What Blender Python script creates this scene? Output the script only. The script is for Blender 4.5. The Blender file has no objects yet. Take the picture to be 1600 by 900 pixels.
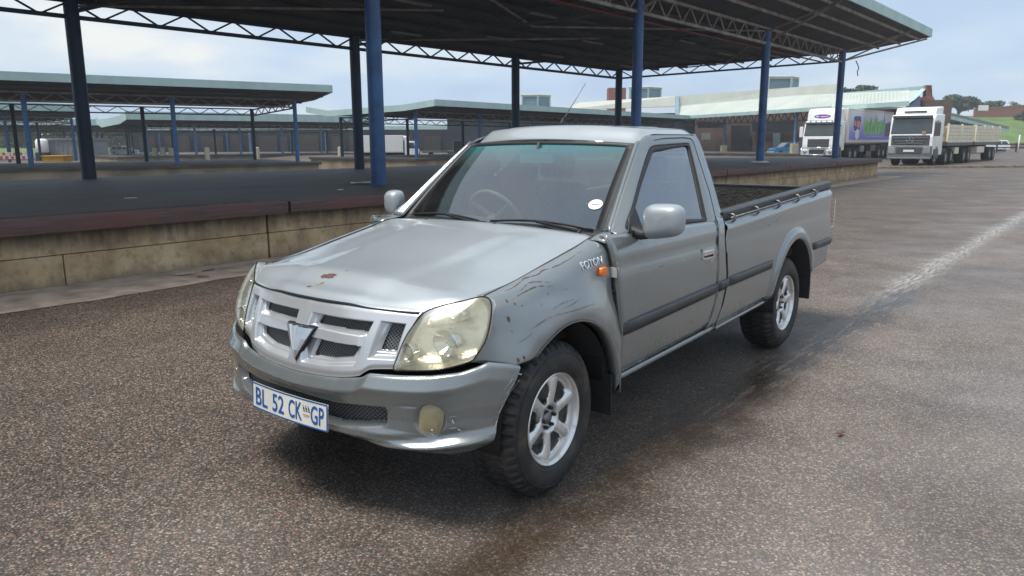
import bpy, bmesh, math, random
from mathutils import Vector, Matrix, noise
random.seed(7)
S = bpy.context.scene
# ------------------------------------------------------------------ camera
F_PX, PITCH, CAM_H, ROLL = 1182.5, 0.1914, 1.5348, -0.0039
cam_d = bpy.data.cameras.new('camera'); cam = bpy.data.objects.new('camera', cam_d)
S.collection.objects.link(cam); S.camera = cam
cam_d.sensor_width = 36.0; cam_d.lens = F_PX / 1600.0 * 36.0
cam_d.clip_start = 0.05; cam_d.clip_end = 6000
cam.matrix_world = (Matrix.Translation((0, 0, CAM_H)) @ Matrix.Rotation(math.pi/2 - PITCH, 4, 'X')
                    @ Matrix.Rotation(ROLL, 4, 'Z'))
# ------------------------------------------------------------------ world, sun, exposure
SUN_EL, SUN_AZ = math.radians(69), math.radians(-118)      # azimuth of the sun measured from +Y towards +X
w = bpy.data.worlds.new('World'); S.world = w; w.use_nodes = True
nt = w.node_tree; nt.nodes.clear(); N = nt.nodes.new; LK = nt.links.new
sky = N('ShaderNodeTexSky'); sky.sky_type = 'NISHITA'; sky.sun_disc = False
sky.sun_elevation = SUN_EL; sky.sun_rotation = SUN_AZ; sky.air_density = 1.2; sky.dust_density = 2.5
tc = N('ShaderNodeTexCoord')
sep = N('ShaderNodeSeparateXYZ'); LK(tc.outputs['Generated'], sep.inputs[0])
# clouds: noise on the direction, flattened towards the horizon
den = N('ShaderNodeMath'); den.operation = 'ADD'; den.inputs[1].default_value = 0.22
ab = N('ShaderNodeMath'); ab.operation = 'ABSOLUTE'; LK(sep.outputs[2], ab.inputs[0]); LK(ab.outputs[0], den.inputs[0])
dv = N('ShaderNodeVectorMath'); dv.operation = 'DIVIDE'
cmb = N('ShaderNodeCombineXYZ'); LK(den.outputs[0], cmb.inputs[0]); LK(den.outputs[0], cmb.inputs[1]); cmb.inputs[2].default_value = 1
LK(tc.outputs['Generated'], dv.inputs[0]); LK(cmb.outputs[0], dv.inputs[1])
def wnoise(scale, detail, rough, off):
    mp = N('ShaderNodeMapping'); mp.inputs['Location'].default_value = off
    LK(dv.outputs[0], mp.inputs[0])
    n = N('ShaderNodeTexNoise'); n.inputs['Scale'].default_value = scale
    n.inputs['Detail'].default_value = detail; n.inputs['Roughness'].default_value = rough
    LK(mp.outputs[0], n.inputs['Vector']); return n
def ramp(stops, src, interp='EASE'):
    r = N('ShaderNodeValToRGB'); r.color_ramp.interpolation = interp
    while len(r.color_ramp.elements) > 1: r.color_ramp.elements.remove(r.color_ramp.elements[-1])
    r.color_ramp.elements[0].position = stops[0][0]; r.color_ramp.elements[0].color = (*stops[0][1], 1)
    for p, c in stops[1:]:
        e = r.color_ramp.elements.new(p); e.color = (*c, 1)
    LK(src, r.inputs[0]); return r
n1 = wnoise(0.6, 4, 0.45, (3.1, 1.7, 0)); n2 = wnoise(1.15, 6, 0.5, (7.1, -2.4, 3.0))
cover = ramp([(0.30, (0.82,)*3), (0.52, (1,)*3)], n1.outputs[0])
tone = ramp([(0.32, (2.7, 3.5, 4.7)), (0.45, (3.1, 3.9, 4.9)), (0.57, (3.8, 4.4, 5.0)), (0.70, (5.0, 5.1, 5.0))], n2.outputs[0])
mix = N('ShaderNodeMix'); mix.data_type = 'RGBA'
LK(cover.outputs[0], mix.inputs[0]); LK(sky.outputs[0], mix.inputs[6]); LK(tone.outputs[0], mix.inputs[7])
bg = N('ShaderNodeBackground'); bg.inputs[1].default_value = 0.1
LK(mix.outputs[2], bg.inputs[0])
wo = N('ShaderNodeOutputWorld'); LK(bg.outputs[0], wo.inputs[0])
sl = bpy.data.lights.new('sun', 'SUN'); sl.energy = 2.3; sl.angle = math.radians(22); sl.color = (1, .93, .84)
so = bpy.data.objects.new('sun', sl); S.collection.objects.link(so)
sd = Vector((math.sin(SUN_AZ)*math.cos(SUN_EL), math.cos(SUN_AZ)*math.cos(SUN_EL), math.sin(SUN_EL)))
so.rotation_euler = sd.to_track_quat('Z', 'Y').to_euler(); so.location = (-20, -20, 40)
S.view_settings.view_transform = 'Standard'; S.view_settings.look = 'None'
S.view_settings.exposure = 0.92; S.view_settings.gamma = 1.0
S.cycles.max_bounces = 8; S.cycles.transparent_max_bounces = 12

# ------------------------------------------------------------------ helpers
COL = S.collection
def tag(o, label=None, cat=None, group=None, kind=None):
    if label: o['label'] = label
    if cat: o['category'] = cat
    if group: o['group'] = group
    if kind: o['kind'] = kind
    return o
def thing(name, label, cat, loc=(0,0,0), rz=0.0, group=None, kind=None):
    o = bpy.data.objects.new(name, None); COL.objects.link(o)
    o.empty_display_size = .3; o.location = loc; o.rotation_euler = (0, 0, rz)
    return tag(o, label, cat, group, kind)
def link(name, me, parent=None):
    o = bpy.data.objects.new(name, me); COL.objects.link(o)
    if parent is not None: o.parent = parent
    return o
def mobj(name, V, Fc, mats, parent=None, smooth=False, fm=None, thick=0, bevel=0, auto=None):
    me = bpy.data.meshes.new(name); me.from_pydata([tuple(v) for v in V], [], Fc)
    if not isinstance(mats, (list, tuple)): mats = [mats]
    for m in mats: me.materials.append(m)
    if fm: me.polygons.foreach_set('material_index', fm)
    if smooth: me.polygons.foreach_set('use_smooth', [True]*len(me.polygons))
    me.update()
    if auto is not None: me.set_sharp_from_angle(angle=math.radians(auto))
    o = link(name, me, parent)
    if thick:
        s = o.modifiers.new('sol', 'SOLIDIFY'); s.thickness = thick; s.offset = -1
    if bevel:
        b = o.modifiers.new('bev', 'BEVEL'); b.width = bevel; b.segments = 2; b.limit_method = 'ANGLE'
    return o
class MB:
    def __init__(s): s.V = []; s.F = []; s.M = []
    def add(s, V, Fc, m=0):
        k = len(s.V); s.V += [tuple(v) for v in V]; s.F += [tuple(i+k for i in f) for f in Fc]; s.M += [m]*len(Fc); return s
    def box(s, a, b, m=0, T=None):
        x0,y0,z0 = a; x1,y1,z1 = b
        V = [(x0,y0,z0),(x1,y0,z0),(x1,y1,z0),(x0,y1,z0),(x0,y0,z1),(x1,y0,z1),(x1,y1,z1),(x0,y1,z1)]
        if T: V = [T(v) for v in V]
        return s.add(V, [(0,3,2,1),(4,5,6,7),(0,1,5,4),(1,2,6,5),(2,3,7,6),(3,0,4,7)], m)
    def bar(s, p, q, wd, hd=None, m=0, up=(0,0,1)):
        p = Vector(p); q = Vector(q); hd = hd or wd; d = (q-p)
        if d.length < 1e-6: return s
        d.normalize(); u = Vector(up)
        if abs(d.dot(u)) > .98: u = Vector((1,0,0))
        a = d.cross(u).normalized(); b = a.cross(d).normalized()
        V = []
        for P in (p, q):
            for i, j in ((-1,-1),(1,-1),(1,1),(-1,1)): V.append(P + a*i*wd/2 + b*j*hd/2)
        return s.add(V, [(0,1,2,3),(7,6,5,4),(0,4,5,1),(1,5,6,2),(2,6,7,3),(3,7,4,0)], m)
    def tube(s, pts, r, n=8, m=0, cap=True):
        pts = [Vector(p) for p in pts]; k0 = len(s.V); L = len(pts)
        R = r if isinstance(r, (list, tuple)) else [r]*L
        prev = None; V = []; Fc = []
        for i, p in enumerate(pts):
            d = (pts[min(i+1, L-1)] - pts[max(i-1, 0)]).normalized()
            if prev is None:
                u = Vector((0,0,1)) if abs(d.z) < .9 else Vector((1,0,0)); a = d.cross(u).normalized()
            else: a = (prev - d*prev.dot(d)).normalized()
            prev = a; b = d.cross(a)
            for j in range(n):
                t = 2*math.pi*j/n; V.append(p + (a*math.cos(t) + b*math.sin(t))*R[i])
        for i in range(L-1):
            for j in range(n):
                Fc.append((i*n+j, (i+1)*n+j, (i+1)*n+(j+1)%n, i*n+(j+1)%n))
        if cap: Fc.append(tuple(range(n))); Fc.append(tuple((L-1)*n+j for j in range(n-1,-1,-1)))
        return s.add(V, Fc, m)
    def lathe(s, prof, n=32, m=0, T=None, fr=None, close=False):
        """profile of (radius, height) pairs around the local z axis"""
        V = []; Fc = []; L = len(prof)
        for i, (r, h) in enumerate(prof):
            for j in range(n):
                t = 2*math.pi*j/n; rr = fr(i, j, r) if fr else r
                v = (rr*math.cos(t), rr*math.sin(t), h); V.append(T(v) if T else v)
        for i in range(L-1 if not close else L):
            for j in range(n):
                a, b = i, (i+1) % L
                Fc.append((a*n+j, a*n+(j+1)%n, b*n+(j+1)%n, b*n+j))
        return s.add(V, Fc, m)
    def build(s, name, mats, parent=None, **k):
        return mobj(name, s.V, s.F, mats, parent, fm=s.M if isinstance(mats, (list, tuple)) else None, **k)
def gridmesh(f, us, vs, flip=False):
    V = [f(u, v) for v in vs for u in us]; nu = len(us); Fc = []
    for j in range(len(vs)-1):
        for i in range(nu-1):
            q = (j*nu+i, j*nu+i+1, (j+1)*nu+i+1, (j+1)*nu+i)
            Fc.append(q[::-1] if flip else q)
    return V, Fc
def lin(a, b, n): return [a + (b-a)*i/(n-1) for i in range(n)]
def interp(tab, x):
    if x <= tab[0][0]: return tab[0][1]
    for (a, p), (b, q) in zip(tab, tab[1:]):
        if x <= b: return p + (q-p)*(x-a)/(b-a)
    return tab[-1][1]
def smooth_tab(tab):
    """monotone cubic through a table"""
    X = [t[0] for t in tab]; Y = [t[1] for t in tab]; n = len(X)
    D = [(Y[i+1]-Y[i])/(X[i+1]-X[i]) for i in range(n-1)]
    M = [D[0]] + [0 if D[i-1]*D[i] <= 0 else 2*D[i-1]*D[i]/(D[i-1]+D[i]) for i in range(1, n-1)] + [D[-1]]
    def f(x):
        if x <= X[0]: return Y[0] + M[0]*(x-X[0])*0
        if x >= X[-1]: return Y[-1]
        for i in range(n-1):
            if x <= X[i+1]:
                h = X[i+1]-X[i]; t = (x-X[i])/h
                return ((2*t**3-3*t**2+1)*Y[i] + (t**3-2*t**2+t)*h*M[i] + (-2*t**3+3*t**2)*Y[i+1] + (t**3-t**2)*h*M[i+1])
    return f
def resample(pts, n):
    P = [Vector(p) for p in pts]; L = [0]
    for a, b in zip(P, P[1:]): L.append(L[-1] + (b-a).length)
    out = []
    for i in range(n):
        t = L[-1]*i/(n-1); k = 0
        while k < len(L)-2 and L[k+1] < t: k += 1
        h = (L[k+1]-L[k]) or 1; out.append(P[k].lerp(P[k+1], (t-L[k])/h))
    return out
def catmull(pts, per=6, closed=False):
    P = [Vector(p) for p in pts]; n = len(P); out = []
    for i in range(n if closed else n-1):
        p1 = P[i]; p2 = P[(i+1) % n]
        p0 = P[i-1] if (i > 0 or closed) else p1*2-p2
        p3 = P[(i+2) % n] if (i+2 < n or closed) else p2*2-p1
        for k in range(per):
            t = k/per
            out.append(.5*((2*p1) + (p2-p0)*t + (2*p0-5*p1+4*p2-p3)*t*t + (3*p1-p0-3*p2+p3)*t**3))
    if not closed: out.append(P[-1])
    return out
def sstep(a, b, x):
    t = max(0, min(1, (x-a)/(b-a))); return t*t*(3-2*t)
def copy_tree(o, parent=None):
    c = o.copy(); COL.objects.link(c)
    if parent is not None: c.parent = parent
    for ch in list(o.children): copy_tree(ch, c)
    return c

# ------------------------------------------------------------------ materials
def newmat(name):
    m = bpy.data.materials.new(name); m.use_nodes = True
    b = m.node_tree.nodes['Principled BSDF']; return m, m.node_tree, b
def mat(name, col, rough=.6, metal=0, var=.25, scale=8, bump=0, bscale=60, coat=0, col2=None, coord='Object', detail=5, stretch=None, lo=.35, hi=.65):
    m, t, b = newmat(name); nn = t.nodes.new; lk = t.links.new
    tc = nn('ShaderNodeTexCoord'); src = tc.outputs['Object']
    if coord == 'World':
        g = nn('ShaderNodeNewGeometry'); src = g.outputs['Position']
    if stretch:
        mp = nn('ShaderNodeMapping'); mp.inputs['Scale'].default_value = stretch; lk(src, mp.inputs[0]); src = mp.outputs[0]
    n = nn('ShaderNodeTexNoise'); n.inputs['Scale'].default_value = scale; n.inputs['Detail'].default_value = detail
    lk(src, n.inputs['Vector'])
    r = nn('ShaderNodeValToRGB'); r.color_ramp.elements[0].position = lo; r.color_ramp.elements[1].position = hi
    c2 = col2 or tuple(c*(1-var) for c in col)
    r.color_ramp.elements[0].color = (*c2, 1); r.color_ramp.elements[1].color = (*col, 1)
    lk(n.outputs[0], r.inputs[0]); lk(r.outputs[0], b.inputs['Base Color'])
    b.inputs['Roughness'].default_value = rough; b.inputs['Metallic'].default_value = metal
    b.inputs['Coat Weight'].default_value = coat
    if bump:
        n2 = nn('ShaderNodeTexNoise'); n2.inputs['Scale'].default_value = bscale; n2.inputs['Detail'].default_value = 4
        lk(src, n2.inputs['Vector'])
        bp = nn('ShaderNodeBump'); bp.inputs['Strength'].default_value = bump; bp.inputs['Distance'].default_value = .02
        lk(n2.outputs[0], bp.inputs['Height']); lk(bp.outputs[0], b.inputs['Normal'])
    return m
class G:
    """small node-graph writer"""
    def __init__(s, m): s.t = m.node_tree; s.n = s.t.nodes.new; s.l = s.t.links.new
    def _in(s, sock, v):
        if isinstance(v, (int, float)): sock.default_value = v
        elif isinstance(v, (tuple, list)): sock.default_value = v if len(v) == len(sock.default_value) else (*v, 1)
        else: s.l(v, sock)
    def math(s, op, a, b=0, c=None, clamp=False):
        n = s.n('ShaderNodeMath'); n.operation = op; n.use_clamp = clamp
        s._in(n.inputs[0], a); s._in(n.inputs[1], b)
        if c is not None: s._in(n.inputs[2], c)
        return n.outputs[0]
    def noise(s, vec, scale, detail=4, rough=.5):
        n = s.n('ShaderNodeTexNoise'); n.inputs['Scale'].default_value = scale; n.inputs['Detail'].default_value = detail
        n.inputs['Roughness'].default_value = rough; s.l(vec, n.inputs['Vector']); return n.outputs[0]
    def vor(s, vec, scale, feat='F1', out='Distance'):
        n = s.n('ShaderNodeTexVoronoi'); n.feature = feat; n.inputs['Scale'].default_value = scale
        s.l(vec, n.inputs['Vector']); return n.outputs[out]
    def ramp(s, src, stops, interp='LINEAR'):
        r = s.n('ShaderNodeValToRGB'); r.color_ramp.interpolation = interp; e = r.color_ramp.elements
        while len(e) > 1: e.remove(e[-1])
        e[0].position = stops[0][0]; c = stops[0][1]; e[0].color = (*((c,)*3 if isinstance(c, (int, float)) else c), 1)
        for p, c in stops[1:]:
            x = e.new(p); x.color = (*((c,)*3 if isinstance(c, (int, float)) else c), 1)
        s.l(src, r.inputs[0]); return r.outputs[0]
    def mix(s, f, a, b, mode='MIX'):
        n = s.n('ShaderNodeMix'); n.data_type = 'RGBA'; n.blend_type = mode
        s._in(n.inputs[0], f); s._in(n.inputs[6], a); s._in(n.inputs[7], b); return n.outputs[2]
    def mapping(s, vec, loc=(0,0,0), rot=(0,0,0), sc=(1,1,1)):
        n = s.n('ShaderNodeMapping'); n.inputs['Location'].default_value = loc
        n.inputs['Rotation'].default_value = rot; n.inputs['Scale'].default_value = sc
        s.l(vec, n.inputs[0]); return n.outputs[0]
    def bump(s, h, strength, dist, normal=None):
        n = s.n('ShaderNodeBump'); n.inputs['Strength'].default_value = strength; n.inputs['Distance'].default_value = dist
        s.l(h, n.inputs['Height'])
        if normal is not None: s.l(normal, n.inputs['Normal'])
        return n.outputs[0]
M = {}
# camera-frame bookkeeping used to convert measured directions into places at a stated distance
def at(u, v, Y):
    a0, b0 = u-800, v-450; cr, sr = math.cos(ROLL), math.sin(ROLL)
    a = cr*a0 + sr*b0; b = -sr*a0 + cr*b0
    d = (a, F_PX*math.cos(PITCH) - b*math.sin(PITCH), -F_PX*math.sin(PITCH) - b*math.cos(PITCH))
    return Vector((d[0]/d[1]*Y, Y, CAM_H + d[2]/d[1]*Y))
# ------------------------------------------------------------------ surfaces of the pickup
def paint(name, base, dirt=.5, rough=.32, wob=.12, metal=.55):
    m, t, b = newmat(name); g = G(m)
    tc = g.n('ShaderNodeTexCoord').outputs['Object']
    sp = g.n('ShaderNodeSeparateXYZ'); g.l(tc, sp.inputs[0])
    n1 = g.noise(tc, 2.2, 5, .6); n2 = g.noise(tc, 14, 6, .65)
    low = g.math('MULTIPLY_ADD', sp.outputs[2], -1.8, 1.15, clamp=True)
    d = g.math('MULTIPLY', g.ramp(n2, [(.35, 0), (.7, 1)]), g.math('ADD', g.math('MULTIPLY', low, .55), .09), clamp=True)
    d = g.math('MULTIPLY', d, dirt*2, clamp=True)
    c = g.mix(g.ramp(n1, [(.3, 0), (.7, 1)]), base, tuple(x*.88 for x in base))
    c = g.mix(d, c, (.19, .175, .15))
    g.l(c, b.inputs['Base Color'])
    b.inputs['Metallic'].default_value = metal
    r = g.math('ADD', rough, g.math('MULTIPLY', d, .4)); g.l(r, b.inputs['Roughness'])
    b.inputs['Coat Weight'].default_value = .8
    g.l(g.math('ADD', .045, g.math('MULTIPLY', g.ramp(n2, [(.4, 0), (.75, 1)]), .20)), b.inputs['Coat Roughness'])
    fl = g.noise(tc, 2.6, 2); fx = g.noise(tc, 900, 1)
    g.l(g.bump(fl, wob, .02, g.bump(fx, .03, .001)), b.inputs['Normal'])
    return m
M['paint'] = paint('grey_metallic_paint', (.235, .258, .264), .42, .22)
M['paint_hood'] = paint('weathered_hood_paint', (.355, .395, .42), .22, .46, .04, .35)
M['silver'] = paint('silver_grille_paint', (.56, .58, .60), .2, .30, .02)
M['black'] = mat('black_plastic', (.022, .023, .025), .55, var=.35, scale=20, bump=.15, bscale=300)
M['rubber'] = mat('rubber_seal', (.016, .016, .018), .5, var=.3, scale=30)
M['moulding'] = mat('dark_grey_moulding', (.045, .049, .053), .42, var=.3, scale=14, bump=.08, bscale=200)
M['dark'] = mat('dark_void', (.008, .008, .009), .8)
M['liner'] = mat('bed_liner', (.018, .019, .018), .75, col2=(.05, .048, .042), scale=22, bump=.6, bscale=70)
M['chrome'] = mat('chrome', (.75, .76, .77), .12, 1, var=.1, scale=30)
M['metal'] = mat('dull_metal', (.28, .28, .28), .45, .8, var=.4, scale=30)
M['interior'] = mat('grey_interior_trim', (.10, .105, .11), .75, var=.3, scale=30)
M['seatcloth'] = mat('seat_cloth', (.16, .165, .17), .9, var=.4, scale=50)
M['amber'] = mat('amber_lens', (.85, .20, .015), .2, var=.15, scale=60, coat=.6)
M['red'] = mat('red_lens', (.42, .02, .02), .2, var=.15, scale=60, coat=.6)
M['rust'] = mat('rust', (.13, .065, .045), .85, col2=(.08, .045, .032), scale=60, bump=.3, bscale=200)
M['primer'] = mat('bare_scratch', (.34, .24, .14), .7, col2=(.16, .09, .05), scale=40, stretch=(1, 1, 3))
M['scuff'] = mat('pale_scuff', (.55, .57, .57), .6, col2=(.3, .32, .33), scale=120, lo=.4, hi=.6)
M['bulb'] = mat('lamp_reflector', (.70, .70, .66), .18, .9, var=.35, scale=22)
def tyre_mat():
    m, t, b = newmat('dirty_tyre_rubber'); g = G(m); tc = g.n('ShaderNodeTexCoord').outputs['Object']
    n = g.noise(tc, 9, 6, .6)
    g.l(g.ramp(n, [(.38, (.013, .0135, .015)), (.56, (.028, .027, .026)), (.72, (.085, .065, .045))]), b.inputs['Base Color'])
    b.inputs['Roughness'].default_value = .62
    g.l(g.bump(g.noise(tc, 90, 4), .25, .004), b.inputs['Normal']); return m
M['tyre'] = tyre_mat()
M['alloy'] = mat('alloy_wheel', (.74, .74, .73), .28, .7, col2=(.42, .39, .33), scale=16, lo=.22, hi=.46, bump=.03, bscale=120)
def mesh_mat(name, sc, hole=(.006, .006, .007), web=(.17, .175, .18)):
    """hexagonal / diamond expanded mesh"""
    m, t, b = newmat(name); g = G(m); tc = g.n('ShaderNodeTexCoord').outputs['Object']
    v = g.mapping(tc, sc=(0.0, sc, sc*1.15))
    sp = g.n('ShaderNodeSeparateXYZ'); g.l(v, sp.inputs[0])
    a = g.math('ADD', sp.outputs[1], sp.outputs[2]); c = g.math('SUBTRACT', sp.outputs[1], sp.outputs[2])
    fa = g.math('ABSOLUTE', g.math('SUBTRACT', g.math('FRACT', a), .5)); fc = g.math('ABSOLUTE', g.math('SUBTRACT', g.math('FRACT', c), .5))
    mx = g.math('MAXIMUM', fa, fc)
    k = g.ramp(mx, [(.34, 0), (.40, 1)])
    g.l(g.mix(k, hole, web), b.inputs['Base Color']); b.inputs['Roughness'].default_value = .45
    g.l(g.bump(k, .8, .004), b.inputs['Normal']); return m
M['mesh'] = mesh_mat('black_grille_mesh', 62)
M['mesh2'] = mesh_mat('lower_grille_mesh', 50, web=(.13, .135, .14))
def glass(name, tint=(.86, .92, .90), refl=.16, rough=.015, dust=0.0, top=None, fres=True):
    m = bpy.data.materials.new(name); m.use_nodes = True; t = m.node_tree
    for n in list(t.nodes):
        if n.type != 'OUTPUT_MATERIAL': t.nodes.remove(n)
    g = G(m); out = [n for n in t.nodes if n.type == 'OUTPUT_MATERIAL'][0]
    tr = g.n('ShaderNodeBsdfTransparent'); gl = g.n('ShaderNodeBsdfGlossy'); gl.inputs['Roughness'].default_value = rough
    gl.inputs['Color'].default_value = (.95, .97, 1, 1)
    tc = g.n('ShaderNodeTexCoord').outputs['Object']
    if top:
        sp = g.n('ShaderNodeSeparateXYZ'); g.l(tc, sp.inputs[0])
        k = g.math('MULTIPLY_ADD', sp.outputs[2], 1/(top[1]-top[0]), -top[0]/(top[1]-top[0]), clamp=True); g.l(g.mix(k, tint, top[2]), tr.inputs[0])
    else: tr.inputs[0].default_value = (*tint, 1)
    fr = g.n('ShaderNodeFresnel'); fr.inputs['IOR'].default_value = 1.5
    f = g.math('ADD', g.math('MULTIPLY', fr.outputs[0], 1.15), refl, clamp=True)
    mx = g.n('ShaderNodeMixShader'); g.l(f, mx.inputs[0]); g.l(tr.outputs[0], mx.inputs[1]); g.l(gl.outputs[0], mx.inputs[2])
    res = mx.outputs[0]
    if dust:
        df = g.n('ShaderNodeBsdfDiffuse'); df.inputs[0].default_value = (.42, .42, .40, 1)
        n = g.math('MULTIPLY', g.ramp(g.noise(tc, 7, 6, .7), [(.35, .25), (.75, 1)]), dust)
        spk = g.ramp(g.vor(tc, 120), [(.10, 1), (.2, 0)])
        n = g.math('ADD', n, g.math('MULTIPLY', spk, dust*.8), clamp=True)
        if top: n = g.math('ADD', n, g.math('MULTIPLY', k, .12), clamp=True); g.l(g.mix(k, (.42,.42,.40), (.10,.58,.60)), df.inputs[0])
        m2 = g.n('ShaderNodeMixShader'); g.l(n, m2.inputs[0]); g.l(res, m2.inputs[1]); g.l(df.outputs[0], m2.inputs[2]); res = m2.outputs[0]
    g.l(res, out.inputs[0]); return m
M['windshield'] = glass('windscreen_glass', (.62, .74, .71), .16, .02, .03, (1.38, 1.50, (.04, .40, .42)))
M['sideglass'] = glass('side_glass', (.42, .47, .46), .20, .012, .03)
M['glass'] = glass('plain_glass', (.75, .85, .83), .08)
def lens_mat(name, col, clear=.55):
    m = bpy.data.materials.new(name); m.use_nodes = True; t = m.node_tree
    for n in list(t.nodes):
        if n.type != 'OUTPUT_MATERIAL': t.nodes.remove(n)
    g = G(m); out = [n for n in t.nodes if n.type == 'OUTPUT_MATERIAL'][0]
    tc = g.n('ShaderNodeTexCoord').outputs['Object']
    tr = g.n('ShaderNodeBsdfTransparent'); tr.inputs[0].default_value = (1, .98, .88, 1)
    df = g.n('ShaderNodeBsdfDiffuse'); tl = g.n('ShaderNodeBsdfTranslucent')
    n1 = g.noise(tc, 16, 5, .6)
    c = g.mix(n1, col, tuple(x*.75 for x in col)); g.l(c, df.inputs[0]); g.l(c, tl.inputs[0])
    a = g.n('ShaderNodeMixShader'); a.inputs[0].default_value = .35; g.l(df.outputs[0], a.inputs[1]); g.l(tl.outputs[0], a.inputs[2])
    b = g.n('ShaderNodeMixShader'); g.l(g.ramp(n1, [(.3, 1-clear-.08), (.7, 1-clear+.10)]), b.inputs[0]); g.l(tr.outputs[0], b.inputs[1]); g.l(a.outputs[0], b.inputs[2])
    gl = g.n('ShaderNodeBsdfGlossy'); gl.inputs['Roughness'].default_value = .22
    fr = g.n('ShaderNodeFresnel'); fr.inputs['IOR'].default_value = 1.45
    d = g.n('ShaderNodeMixShader'); g.l(g.math('MULTIPLY_ADD', fr.outputs[0], .55, .03, clamp=True), d.inputs[0]); g.l(b.outputs[0], d.inputs[1]); g.l(gl.outputs[0], d.inputs[2])
    g.l(d.outputs[0], out.inputs[0]); return m
M['lens'] = lens_mat('yellowed_headlight_lens', (.88, .85, .66), .66)
M['foglens'] = lens_mat('yellowed_fog_lens', (.70, .60, .34), .42)
M['plate'] = mat('plate_white', (.70, .71, .66), .4, var=.12, scale=12, coat=.3)
M['plateblue'] = mat('plate_blue', (.015, .09, .33), .4, var=.15, scale=30)
M['white'] = mat('white_print', (.78, .78, .76), .5, var=.08, scale=10)
M['blackprint'] = mat('black_print', (.03, .03, .03), .5)
M['orangeprint'] = mat('orange_print', (.6, .22, .05), .5)
# ================================================================== the pickup
TX, TY, YAW = -0.4631, 3.6324, -2.2298
truck = thing('pickup_truck', 'dusty grey single cab pickup with scratched front wing and blue lettered number plate', 'pickup truck', (TX, TY, 0), YAW)
T = truck
WB = 3.0243; HZ = .3442
# --- reference surfaces (x forward, y left, z up, metres) ---
_ys = smooth_tab([(.28,.790),(.38,.815),(.45,.832),(.60,.852),(.72,.858),(.90,.853),(1.0,.842),(1.06,.826),(1.12,.795)])
ys = _ys
def yg(z): return .793 - (z-1.118)*.45
_zh = smooth_tab([(-.56,1.096),(-.487,1.092),(-.337,1.060),(-.082,1.009),(.147,.963),(.326,.937),(.434,.924),(.487,.899),(.53,.876),(.66,.852)])
def zh(x): return _zh(x)
AF = (-.06, .345); AR = (-3.06, .40); RA = .43
_roll = smooth_tab([(0,.700),(.004,.735),(.012,.765),(.03,.790),(.06,.806),(.12,.816),(.3,.822),(.6,.815)])
def yF(x, z):
    d = max(0, zh(min(x,.40)) - z); y = _roll(d)
    if x > .10: y -= .36*(x-.10)**2
    r = math.hypot(x-AF[0], z-AF[1]); ang = math.atan2(z-AF[1], x-AF[0])
    fl = sstep(.66, .45, r)
    if ang < -.3: fl *= 0
    y += .052*fl*(1 if x < .25 else max(.35, 1-(x-.25)*3))
    # long shallow dent above the wheel arch
    dd = ((x-.02)/.16)**2 + ((z-.90)/.035)**2
    y -= .012*math.exp(-dd)
    y += .0035*noise.noise((x*8, z*10, 2.2)) + .0045*noise.noise((x*3.5, z*5, 5.1))*sstep(.55,.42,abs(x))
    return y
def yB(x, z):      # bed side
    zt = 1.049 + (-1.72-x)*.038
    y = ys(min(z, .95)) + .0
    d = zt - z
    y -= .030*sstep(.035, -.01, d)
    r = math.hypot(x-AR[0], z-AR[1])
    y += .020*sstep(.505, .475, r)
    if x < -3.9: y -= 1.2*(-3.9-x)**2
    return y
# ------------------------------------------------------------- panels, both sides
def sided(name, pts_grid, mat_, s, parent=None, thick=.004, auto=None, **k):
    """pts_grid: rows of 3D points given for the left side"""
    nu = len(pts_grid[0]); V = []; Fc = []
    for row in pts_grid:
        for p in row: V.append((p[0], p[1]*s, p[2]))
    for j in range(len(pts_grid)-1):
        for i in range(nu-1):
            q = (j*nu+i, j*nu+i+1, (j+1)*nu+i+1, (j+1)*nu+i)
            Fc.append(q if s > 0 else q[::-1])
    o = mobj(name, V, Fc, mat_, parent or T, smooth=True, auto=auto, **k)
    if thick:
        m = o.modifiers.new('sol', 'SOLIDIFY'); m.thickness = thick; m.offset = -1
    return o
def ruled(bot, top, n, m, Y, conc=1.0, flipx=False):
    """surface between two (x,z) curves; returns rows"""
    B = resample([(p[0], 0, p[1]) for p in bot], n); Tt = resample([(p[0], 0, p[1]) for p in top], n)
    rows = []
    for j in range(m):
        v = 1-(1-j/(m-1))**conc
        rows.append([(lambda q: (q.x, Y(q.x, q.z), q.z))(B[i].lerp(Tt[i], v)) for i in range(n)])
    return rows
def arc(c, r, a0, a1, n): return [(c[0]+r*math.cos(math.radians(a0+(a1-a0)*i/(n-1))), c[1]+r*math.sin(math.radians(a0+(a1-a0)*i/(n-1)))) for i in range(n)]
def door_front(z): return interp([(.36,-.500),(.60,-.512),(.90,-.470),(1.10,-.440)], z)
def cab_rear(z): return interp([(.40,-1.700),(.437,-1.706),(.55,-1.755),(.70,-1.787),(.95,-1.745),(1.04,-1.775),(1.12,-1.79),(1.30,-1.832),(1.48,-1.856),(1.60,-1.852)], z)
def door_rear(z): return interp([(.42,-1.52),(.47,-1.60),(.60,-1.64),(.94,-1.640),(1.06,-1.672),(1.23,-1.728),(1.53,-1.764)], z)
body_side = []
FZ = {}
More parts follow.
